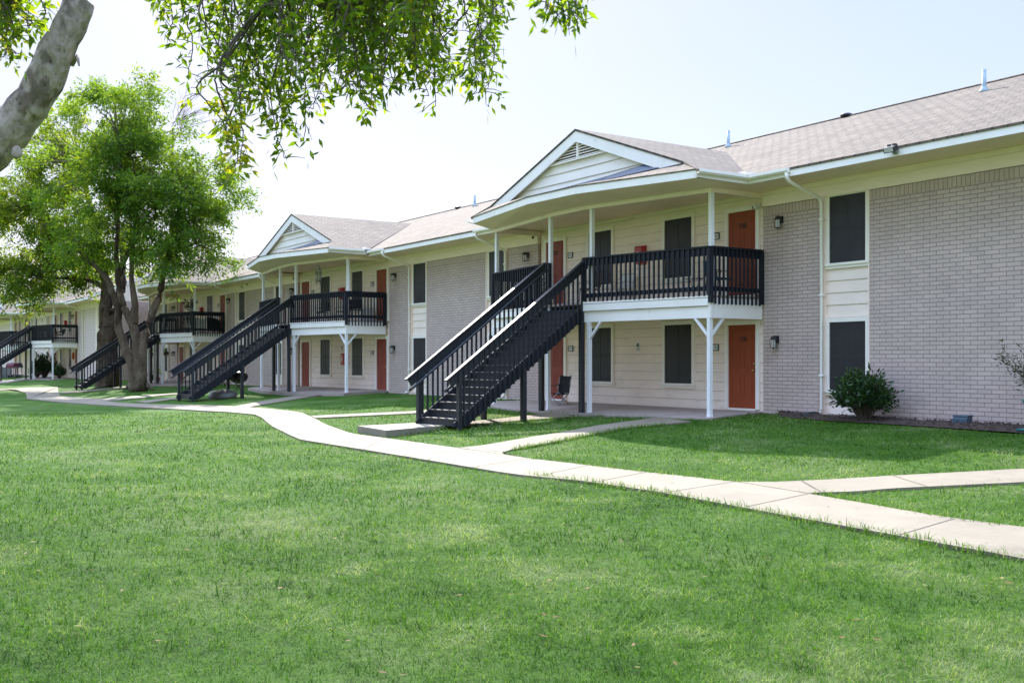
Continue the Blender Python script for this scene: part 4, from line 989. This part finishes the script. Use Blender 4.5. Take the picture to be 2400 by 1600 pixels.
flood((4.55,-1.166,5.275), 'small floodlight on the fascia above the widest brick wall at right'); flood((-29.9,-1.166,5.275), 'small floodlight on the eave left of the second porch'); flood((-62.6,-4.066,5.27),'small floodlight on the eave right of the far left porch')

# ------------------------------------------------------------------ chairs and things on the porches
def xlegs(b, x0, x1, y0, y1, z0, z1, r=.011):
    for x in (x0, x1): b.tube([(x,y0,z0),(x,y1,z1)], r, 6); b.tube([(x,y1,z0),(x,y0,z1)], r, 6)
    b.tube([(x0,y0,z0),(x1,y0,z1)], r, 6); b.tube([(x1,y0,z0),(x0,y0,z1)], r, 6); b.tube([(x0,y1,z0),(x1,y1,z1)], r, 6); b.tube([(x1,y1,z0),(x0,y1,z1)], r, 6)
def camp_chair(loc, rz, lab):
    t = thing('camp_chair', lab, 'chair', loc, rz)
    b = MB(); w = .27
    for a, c in (((-w,-.24,0),(w,-.24,.42)), ((w,-.24,0),(-w,-.24,.42)), ((-w,.24,0),(w,.24,.40)), ((w,.24,0),(-w,.24,.40)), ((-w,-.24,0),(-w,.24,.40)), ((-w,.24,0),(-w,-.24,.42)), ((w,-.24,0),(w,.24,.40)), ((w,.24,0),(w,-.24,.42))): b.tube([a,c], .011, 8)
    for x in (-w, w):
        b.tube([(x,.24,.40),(x,.34,.95)], .011, 8); b.tube([(x,-.24,.42),(x,-.29,.64)], .011, 8)
        for y in (-.24,.24): b.blob((x,y,.012), .03, .03, .014, 8)
    b.build('frame', M['steel'], t, True)
    b = MB(); n = 9; g_ = []
    for i in range(n):
        u = -1+2*i/(n-1); g_.append([b.vs([(u*w,y,z-.06*(1-u*u)*k)]) for y, z, k in ((-.25,.43,1),(-.1,.40,1.2),(.08,.37,1.2),(.22,.37,.8))])
    for i in range(n-1):
        for j in range(3): b.face((g_[i][j],g_[i+1][j],g_[i+1][j+1],g_[i][j+1]))
    b.build('seat', M['fabric'], t, True)
    b = MB(); g_ = []
    for i in range(n):
        u = -1+2*i/(n-1); g_.append([b.vs([(u*w,y+.07*(1-u*u),z)]) for y, z in ((.23,.37),(.27,.55),(.31,.76),(.345,.96-.03*(1-u*u)))])
    for i in range(n-1):
        for j in range(3): b.face((g_[i][j],g_[i+1][j],g_[i+1][j+1],g_[i][j+1]))
    b.build('backrest', M['fabric'], t, True)
    for x in (-w, w):
        b = MB(); b.beam((x,-.30,.655),(x,0,.61),.075,.012); b.beam((x,0,.61),(x,.30,.66),.075,.012); b.build('armrest', M['fabric'], t)
    return t
camp_chair((-6.9,-1.02,-.10), .12, 'black folding camp chair on the slab before the door behind the stairs').scale = (.88,.88,.88)
DZ = 2.676
def metal_chair(loc, rz, lab, mseat, mback, frame='metal'):
    t = thing('patio_chair', lab, 'chair', loc, rz, 'chairs on the balconies')
    b = MB(); w = .23
    for x in (-w, w):
        b.tube([(x,-.22,0),(x,-.20,.44)], .011, 6); b.tube([(x,.26,0),(x,.19,.44),(x,.28,.88)], .011, 6); b.tube([(x,-.20,.44),(x,-.22,.62),(x,.0,.65),(x,.24,.63)], .011, 6)
    b.tube([(-w,.28,.88),(w,.28,.88)], .011, 6); b.tube([(-w,-.2,.43),(w,-.2,.43)], .011, 6); b.build('frame', M[frame], t, True)
    MB().box(-w,-.22,.432,w,.2,.46).build('seat', M[mseat], t)
    b = MB(); b.extr([(-w,.205,.50),(w,.205,.50),(w,.283,.87),(-w,.283,.87)], (0,.02,0)); b.build('backrest', M[mback], t)
    return t
metal_chair((-.62,-.85,DZ), R(100), 'teal folding chair on the nearest balcony behind its right-hand corner post', 'teal', 'teal')
metal_chair((-5.25,-1.15,DZ), R(-60), 'black metal chair at the head of the nearest stairs on the upper balcony', 'metal', 'metal')
metal_chair((-4.75,-.45,DZ), R(10), 'white chair against the wall at the head of the nearest stairs', 'paper', 'paper', 'steel')
def round_table(loc, lab, r, h, mt, ml):
    t = thing('side_table', lab, 'table', loc, 0, 'small tables on the balconies')
    b = MB(); b.lathe([(r-.01,h-.02),(r,h-.01),(r,h),(r-.015,h)], (0,0,0), 20); b.build('table_top', M[mt], t)
    for k in range(3):
        a = k*2.094+.4; b = MB(); b.tube([(r*.85*math.cos(a),r*.85*math.sin(a),0),(.04*math.cos(a),.04*math.sin(a),h*.5),(r*.6*math.cos(a),r*.6*math.sin(a),h-.02)], .01, 6); b.build('leg', M[ml], t, True)
round_table((-1.35,-.95,DZ), 'small round white-topped wire table beside the teal chair', .27, .5, 'paper', 'metal')
def leafy(t, spots, m, lm, wm, seed, name='foliage', droop=.1): return link(name, leaves_from(spots, seed, M[m], lm, wm, name, droop), t)
def pot(t, r, h, m):
    b = MB(); b.lathe([(r*.68,0),(r*.8,h*.5),(r*.95,h*.9),(r*1.05,h*.9),(r*1.05,h),(r*.9,h),(r*.88,h*.9)], (0,0,0), 16); return b.build('pot', M[m], t, True)
def potted(loc, lab, r, h, pm, spots, lm, ll, lw, seed, stem=None):
    t = thing('potted_plant', lab, 'plant', loc, 0, 'potted plants'); pot(t, r, h, pm)
    if stem:
        b = MB(); [b.tube(s, [.012]*(len(s)-1)+[.006], 5) for s in stem]; b.build('stem', M['twig'], t, True)
    leafy(t, spots, lm, ll, lw, seed); return t
rr = random.Random(8)
potted((-7.3,-1.25,DZ), 'bushy plant in a pot on the left part of the nearest balcony', .17, .3, 'terracotta', [((rr.gauss(0,.12),rr.gauss(0,.12),.35+rr.random()*.55), (0,0,.5), (.08,.08,.1), 14, .4) for _ in range(14)], 'leaf_shrub', .1, .035, 31)
potted((-43.3,-.9,DZ+.05), 'tall stemmed plant in a pot rising above the railing of the third porch', .18, .35, 'black', [((rr.gauss(0,.22),rr.gauss(0,.22),1.75+rr.gauss(0,.13)), (0,0,-.1), (.08,.08,.06), 9, .3) for _ in range(13)]+[((rr.gauss(0,.1),rr.gauss(0,.1),.7+rr.random()*.5), (0,0,.2), (.1,.1,.1), 7, .4) for _ in range(6)], 'leaf_shrub', .2, .07, 32, [[(0,0,.3),(.03,0,1.),(0,.02,1.75)]])
metal_chair((-20.75,-.85,DZ+.07), R(75), 'dark chair on the second balcony behind its right-hand corner post', 'fabric', 'fabric')
metal_chair((-22.2,-.75,DZ+.07), R(20), 'dark chair against the wall in the middle of the second balcony', 'fabric', 'fabric'); metal_chair((-23.4,-1.2,DZ+.07), R(-40), 'dark chair near the stair head of the second balcony', 'fabric', 'fabric')
def storage(loc, lab, w, d, h, m):
    t = thing('storage_box', lab, 'box', loc, 0); MB().box(-w,-d,.03,w,d,h-.06).build('body', M[m], t); MB().box(-w-.015,-d-.015,h-.059,w+.015,d+.015,h).build('lid', M[m], t)
    b = MB(); [b.box(sx*w*.8-.03,sy*d*.8-.03,0,sx*w*.8+.03,sy*d*.8+.03,.029) for sx in (-1,1) for sy in (-1,1)]; b.build('feet', M['black'], t)
storage((-20.9,-.35,DZ+.07), 'white storage box on the second balcony by the wall', .28, .2, .55, 'paper')
def lounge(loc, rz, lab):
    t = thing('lounge_chair', lab, 'chair', loc, rz, 'rounded black chairs on the third balcony')
    b = MB(); n = 14; prof = []
    for i in range(n):
        a = R(-60+300*i/(n-1)); h = .45+.42*max(0, math.sin((a-R(-60))/R(300)*math.pi))**.6; prof.append((.36*math.cos(a), .36*math.sin(a), h))
    lo_ = b.vs([(x,y,.1) for x, y, _ in prof]); hi_ = b.vs([(x*1.08,y*1.08,h) for x, y, h in prof]); li = b.vs([(x*.82,y*.82,.1) for x, y, _ in prof]); hj = b.vs([(x*.9,y*.9,h) for x, y, h in prof])
    for i in range(n-1):
        b.face((lo_+i,lo_+i+1,hi_+i+1,hi_+i)); b.face((li+i+1,li+i,hj+i,hj+i+1)); b.face((hi_+i,hi_+i+1,hj+i+1,hj+i))
    b.build('backrest', M['fabric'], t, True); b = MB(); b.lathe([(.28,.1),(.32,.14),(.32,.4),(.24,.45)], (0,0,0), 16); b.build('seat', M['fabric'], t, True)
    for sx in (-1,1):
        for sy in (-1,1): MB().box(sx*.2-.02,sy*.2-.02,0,sx*.2+.02,sy*.2+.02,.12).build('leg', M['metal'], t)
lounge((-40.4,-1.15,DZ+.05), 2.6, 'rounded black chair on the third balcony, right of the corner post'); lounge((-39.9,-.45,DZ+.05), 2.2, 'taller-looking rounded black chair nearer the wall on the third balcony')
storage((-39.85,-1.15,DZ+.05), 'white box at the right end of the third balcony', .2, .2, .75, 'paper')
metal_chair((-64.3,-4.0,DZ), R(150), 'dark chair on the far left balcony near its right-hand end', 'fabric', 'fabric'); metal_chair((-65.9,-3.6,DZ), R(10), 'dark chair behind the corner post of the far left balcony', 'fabric', 'fabric')
# wind chime
t = thing('wind_chime', 'metal wind chime hanging in the upper opening of the second porch', 'wind chime', (-21.85,-2.0,5.1), 0)
b = MB(); b.tube([(0,0,0),(0,0,-.12)], .008, 5); b.blob((0,0,-.16), .07, .07, .07, 12); b.lathe([(.02,-.24),(.13,-.27),(.13,-.30),(.02,-.30)], (0,0,0), 12); b.build('hanger', M['steel'], t, True)
for k in range(6):
    a = k*1.047; l = .42+.05*(k % 3); b = MB(); b.tube([(.105*math.cos(a),.105*math.sin(a),-.28),(.105*math.cos(a),.105*math.sin(a),-.34),], .004, 4); b.tube([(.105*math.cos(a),.105*math.sin(a),-.34),(.105*math.cos(a),.105*math.sin(a),-.34-l)], .017, 8); b.build('tube', M['steel'], t, True)
b = MB(); b.tube([(0,0,-.3),(0,0,-.75)], .004, 4); b.lathe([(.05,-.76),(.09,-.74),(.09,-.72),(.05,-.70)], (0,0,0), 10); b.build('clapper', M['wood'], t)
# kettle grill under the second staircase
gx, gy = -25.0, -4.2
t = thing('kettle_grill', 'black kettle grill on crossed legs under the second staircase', 'grill', (gx,gy,ground(gx,gy)), .3)
b = MB(); b.lathe([(.05,.52),(.22,.56),(.34,.66),(.39,.78)], (0,0,0), 20); b.build('bowl', M['metal'], t, True)
b = MB(); b.lathe([(.395,.785),(.395,.81),(.35,.93),(.2,1.01),(.03,1.03)], (0,0,0), 20); b.tube([(-.08,0,1.02),(-.08,0,1.07),(.08,0,1.07),(.08,0,1.02)], .012, 6); b.build('lid', M['metal'], t, True)
for k in range(2):
    b = MB(); a = k*1.57+.6; c, s = .42*math.cos(a), .42*math.sin(a); b.tube([(-c,-s,.01),(c*.55,s*.55,.62)], .014, 6); b.tube([(c,s,.01),(-c*.55,-s*.55,.62)], .014, 6); b.build('leg', M['metal'], t, True)
rx, ry = G(522,931)
t = tag(MB().blob((0,0,.12), .85, .55, .26, 14, .10, 5).build('rock', M['rock'], None, True, (rx,ry,ground(rx,ry)-.05)), 'low grey boulder in the grass at the foot of the second staircase', 'rock')
# loose boards on the second porch slab
for i, (x, y, a, l, lab) in enumerate(((-29.2,-.55,.12,1.9,'loose wooden board lying on the slab, nearest the wall'),(-28.7,-.95,.3,1.6,'loose wooden board lying crosswise on the slab beside the post'),(-29.7,-1.05,-.1,2.2,'longest loose wooden board on the slab at the left of the second porch'),(-28.9,-.6,.55,1.3,'short loose board propped on top of the other boards'))):
    o = MB().box(-l/2,-.07,0,l/2,.07,.03).build('wooden_board', M['wood'], None, False, (x,y,-.09+.036*i), a); tag(o, lab, 'board', 'loose boards on the second porch')
# potted plants and bicycle by the third porch
potted((-51.6,-.7,-.1), 'spiky plant in a dark pot on the slab beside the grey-stemmed tree', .2, .42, 'black', [((0,0,.45), (0,0,1.2), (.1,.1,.05), 26, .5)], 'leaf_shrub', .55, .04, 41)
potted((-47.0,-1.6,-.13), 'leafy pale plant on the slab by the third porch, left of the stair rail', .17, .3, 'terracotta', [((0,0,.6), (0,0,.6), (.18,.18,.2), 70, .9)], 'leaf_left', .2, .05, 42)
def hanging(loc, lab, seed, tone=.5):
    t = thing('hanging_basket', lab, 'hanging plant', loc, 0, 'hanging baskets'); b = MB(); b.lathe([(.05,-.62),(.13,-.58),(.16,-.46),(.15,-.45)], (0,0,0), 12); b.build('basket', M['twig'], t, True)
    b = MB(); [b.tube([(0,0,0),(.15*math.cos(a),.15*math.sin(a),-.46)], .004, 4) for a in (0,2.1,4.2)]; b.build('chain', M['steel'], t)
    r_ = random.Random(seed); leafy(t, [((r_.gauss(0,.13),r_.gauss(0,.13),-.42+r_.gauss(0,.1)), (0,0,-.2), (.06,.06,.06), 12, tone) for _ in range(12)], 'leaf_mid', .09, .04, seed)
hanging((-48.35,-1.5,2.13), 'hanging basket left of the orange ground-floor door of the third porch', 51); hanging((-46.7,-1.2,2.13), 'hanging basket in front of the orange ground-floor door of the third porch', 52, .2); hanging((-51.2,-1.0,2.3), 'yellowish hanging basket by the grey stems of the tree', 53, .98)
def bicycle(loc, rz, lab):
    t = thing('bicycle', lab, 'bicycle', loc, rz); r = .33
    for x in (-.5,.5):
        b = MB(); b.tube([(x+r*math.cos(a),0,r+.02+r*math.sin(a)) for a in [i*2*math.pi/24 for i in range(25)]], .02, 6); w = b.build('wheel', M['tyre'], t, True)
        b = MB(); [b.tube([(x,0,r+.02),(x+r*math.cos(a),0,r+.02+r*math.sin(a))], .003, 4) for a in [i*math.pi/7 for i in range(14)]]; b.build('spokes', M['steel'], w)
    b = MB(); [b.tube(q, .018, 6) for q in ([(-.5,0,.35),(-.08,0,.33),(-.2,0,.85)],[(-.08,0,.33),(.38,0,.82),(-.18,0,.76)],[(-.5,0,.35),(-.17,0,.74)],[(.5,0,.35),(.36,0,.95)])]; b.build('frame', M['bikered'], t, True)
    b = MB(); b.tube([(.36,-.25,.98),(.36,0,.96),(.36,.25,.98)], .013, 6); b.build('handlebar', M['metal'], t, True)
    b = MB(); b.blob((-.2,0,.88), .13, .06, .03, 10); b.build('saddle', M['black'], t, True); b = MB(); b.tube([(-.08,-.1,.25),(-.08,-.1,.33),(-.08,.1,.33),(-.08,.1,.42)], .012, 5); b.build('pedal', M['metal'], t, True)
bicycle((-45.6,-2.95,-.19), R(-20), 'dark red bicycle parked under the third staircase between the tree trunks')
# ------------------------------------------------------------------ shrubs and bits along the bed
def shrub(loc, lab, rx, rz, n, seed, m='leaf_shrub', ll=.12, lw=.045, group=None):
    t = thing('shrub', lab, 'shrub', loc, 0, group); r_ = random.Random(seed); spots = []; b = MB()
    for k in range(n):
        a = r_.uniform(0,6.283); e = math.asin(r_.uniform(-.35,1)); u = r_.uniform(.62,1.05); p = Vector((math.cos(a)*math.cos(e)*rx*u, math.sin(a)*math.cos(e)*rx*u*.85, rz*.95+math.sin(e)*rz*u))
        b.tube([(r_.gauss(0,.04),r_.gauss(0,.04),0), p*.55+Vector((0,0,.05)), p], [.012,.008,.003], 5, False); d = (p-Vector((0,0,rz*.6))).normalized()
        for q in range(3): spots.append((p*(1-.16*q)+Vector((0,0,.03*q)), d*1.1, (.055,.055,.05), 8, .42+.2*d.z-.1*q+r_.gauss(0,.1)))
    b.build('stems', M['twig'], t, True); leafy(t, spots, m, ll, lw, seed, 'foliage', 0); return t
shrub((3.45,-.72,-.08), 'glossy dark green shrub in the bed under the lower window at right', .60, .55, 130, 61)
t = thing('sapling', 'sparse bronze-leaved sapling in a teal pot by the brick at the right edge', 'small tree', (7.28,-.95,-.08))
b = MB(); b.box(-.24,-.24,0,.24,.24,.035); [b.box(sx*.18-.03,sy*.18-.03,-.1,sx*.18+.03,sy*.18+.03,0) for sx in (-1,1) for sy in (-1,1)]; b.lathe([(.13,.035),(.15,.05),(.21,.48),(.23,.5),(.23,.55),(.2,.55),(.19,.5)], (0,0,0), 18); b.build('pot', M['tealpot'], t, True)
b = MB(); r_ = random.Random(6); spots = []
for k in range(13):
    a = r_.uniform(0,6.28); l = r_.uniform(.65,1.1); e = Vector((math.cos(a)*l*.62-.12, math.sin(a)*l*.45, .55+l*.95)); s = Vector((0,0,.5)); m_ = s.lerp(e,.45)+Vector((0,0,.12)); q = wob([s, (0.02,0,.75), m_, e], .01, 10, k); b.tube(q, [.014-.0012*i for i in range(10)], 5)
    for i in range(4,10):
        for _ in range(3): spots.append((q[i]+Vector((r_.gauss(0,.08),r_.gauss(0,.08),r_.gauss(0,.06))), (r_.gauss(0,1),r_.gauss(0,1),.1), (.04,.04,.03), 3, .4+r_.gauss(0,.2)))
b.build('stems', M['twig'], t, True); leafy(t, spots, 'leaf_bronze', .10, .024, 62)
t = thing('utility_box', 'low blue-grey utility box in the bed against the brick wall', 'utility box', (5.5,-.42,-.06), .08); t.scale = (.72,.72,.85)
b = MB(); b.extr([(-.2,-.16,0),(-.2,.14,0),(-.2,.14,.17),(-.2,-.10,.17),(-.2,-.16,.12)], (.4,0,0)); b.build('body', M['utility'], t); MB().extr([(-.22,-.13,.171),(-.22,.16,.171),(-.22,.16,.20),(-.22,-.12,.20)], (.44,0,0)).build('lid', M['utility'], t)
o = MB().tube([(0,.14,.02),(0,.0,.035),(-.02,-.12,.02),(-.08,-.3,-.01)], .062, 10).build('drain_pipe', M['black'], None, True, (1.83,-.36,-.06)); tag(o, 'black corrugated drain pipe at the foot of the downspout by the lower right window', 'pipe')
# ------------------------------------------------------------------ far left porch
shrub((-69.0,-4.15,-.12), 'tall dark bush standing on the slab under the far left porch', 1.0, .95, 120, 71, 'leaf_shrub', .16, .07, 'shrubs by the far left porch'); shrub((-71.2,-4.3,-.12), 'lower clipped bush left of the tall bush under the far left porch', .75, .62, 80, 72, 'leaf_mid', .14, .06, 'shrubs by the far left porch'); shrub((-64.6,-3.9,-.1), 'small bush right of the white post under the far left porch', .5, .5, 60, 73, 'leaf_shrub', .14, .05, 'shrubs by the far left porch')
t = thing('wreath', 'round orange flower wreath on the ground-floor wall of the far left porch', 'wreath', (-64.7,-2.86,1.55))
b = MB(); b.tube([(.2*math.cos(a),-.03,.2*math.sin(a)) for a in [i*2*math.pi/18 for i in range(19)]], .06, 8); b.build('ring', M['orange'], t, True); b = MB(); [b.blob((.2*math.cos(a),-.08,.2*math.sin(a)), .075, .05, .075, 8, .15, k) for k, a in enumerate([i*.7 for i in range(9)])]; b.build('petals', M['orange'], t)
def cart_grill(loc, rz, lab, cover, hood=None):
    t = thing('cart_grill', lab, 'grill', loc, rz, 'grills beside the far left porch')
    b = MB(); [b.box(sx*.4-.02,sy*.22-.02,.02,sx*.4+.02,sy*.22+.02,.8) for sx in (-1,1) for sy in (-1,1)]; b.box(-.42,-.24,.2,.42,.24,.23); b.build('cart', M['metal'], t)
    b = MB(); b.extr([(-.45,-.28,.8),(-.45,.28,.8),(-.45,.28,.95),(-.45,.18,1.18),(-.45,-.12,1.22),(-.45,-.26,1.05)], (.9,0,0)); b.build('hood', M[cover], t)
    b = MB(); b.box(-.8,-.24,.84,-.452,.24,.87); b.box(.452,-.24,.84,.8,.24,.87); b.build('side_shelf', M[hood or 'metal'], t)
    for sx in (-1,1):
        b = MB(); b.tube([(sx*.44,-.05,.1),(sx*.44,.05,.1)], .09, 12); b.build('wheel', M['tyre'], t)
cart_grill((-75.9,-5.4,ground(-75.9,-5.4)), .5, 'grill with a maroon hood standing on the walk at the left edge', 'maroon', 'steel'); cart_grill((-77.3,-4.9,ground(-77.3,-4.9)), .5, 'black hooded grill just behind the maroon one', 'metal')
t = thing('air_conditioner', 'squat grey air conditioning unit at the very left edge beside the grills', 'air conditioner', (-78.6,-5.75,ground(-78.6,-5.75)), .5)
b = MB(); b.box(-.42,-.42,0,.42,.42,.85); b.build('housing', M['steel'], t); b = MB(); [b.box(-.38,-.43,.1+.08*i,.38,-.4205,.14+.08*i) for i in range(9)]; b.build('grille', M['metal'], t); b = MB(); b.lathe([(.36,.851),(.36,.87),(.3,.89),(.05,.89)], (0,0,0), 18); b.build('fan_guard', M['metal'], t)
# ------------------------------------------------------------------ daylight
SUN = Vector((-1.22, .43, 1.0)).normalized()      # towards the sun: behind the roofs, to the left
w = bpy.data.worlds.new('World'); S.world = w; w.use_nodes = True
nt = w.node_tree; bg = nt.nodes['Background']; sky = nt.nodes.new('ShaderNodeTexSky')
sky.sky_type = 'NISHITA'; sky.sun_disc = False; sky.sun_elevation = math.asin(SUN.z); sky.sun_rotation = math.atan2(SUN.x, SUN.y)
sky.air_density = 1.0; sky.dust_density = .6; sky.ozone_density = 1.0; sky.altitude = 100
gm = nt.nodes.new('ShaderNodeGamma'); gm.inputs['Gamma'].default_value = .24      # flattens the sky glare, an added lift for the shaded facade
nt.links.new(sky.outputs[0], gm.inputs['Color']); hs = nt.nodes.new('ShaderNodeHueSaturation'); hs.inputs['Saturation'].default_value = 2.2; nt.links.new(gm.outputs[0], hs.inputs['Color']); mu = nt.nodes.new('ShaderNodeMixRGB'); mu.blend_type = 'MULTIPLY'; mu.inputs['Fac'].default_value = 1; mu.inputs['Color2'].default_value = (1.03, .985, 1.10, 1); nt.links.new(hs.outputs[0], mu.inputs['Color1']); 
# added fill above the view: sky brightened towards the zenith to lift the facade
tc = nt.nodes.new('ShaderNodeTexCoord'); sp = nt.nodes.new('ShaderNodeSeparateXYZ'); nt.links.new(tc.outputs['Generated'], sp.inputs[0])
mr = nt.nodes.new('ShaderNodeMapRange'); mr.inputs['From Min'].default_value = .33; mr.inputs['From Max'].default_value = 1; mr.inputs['To Min'].default_value = 1; mr.inputs['To Max'].default_value = 5.6
nt.links.new(sp.outputs['Z'], mr.inputs['Value']); vm = nt.nodes.new('ShaderNodeVectorMath'); vm.operation = 'SCALE'
nt.links.new(mu.outputs[0], vm.inputs[0]); nt.links.new(mr.outputs[0], vm.inputs['Scale']); nt.links.new(vm.outputs[0], bg.inputs['Color'])
bg.inputs['Strength'].default_value = .15
sl = bpy.data.lights.new('sun', 'SUN'); sl.energy = 2.3; sl.angle = R(.53); sl.color = (1, .95, .87)
so = bpy.data.objects.new('sun', sl); COL.objects.link(so); so.location = (-40, 30, 60)
so.rotation_euler = (-SUN).to_track_quat('-Z', 'Y').to_euler()
S.view_settings.view_transform = 'Standard'; S.view_settings.look = 'None'; S.view_settings.gamma = 1; S.view_settings.use_curve_mapping = False
S.view_settings.exposure = 2.18
S.render.engine = 'CYCLES'
S.cycles.max_bounces = 8; S.cycles.diffuse_bounces = 5; S.cycles.transmission_bounces = 4; S.cycles.glossy_bounces = 3
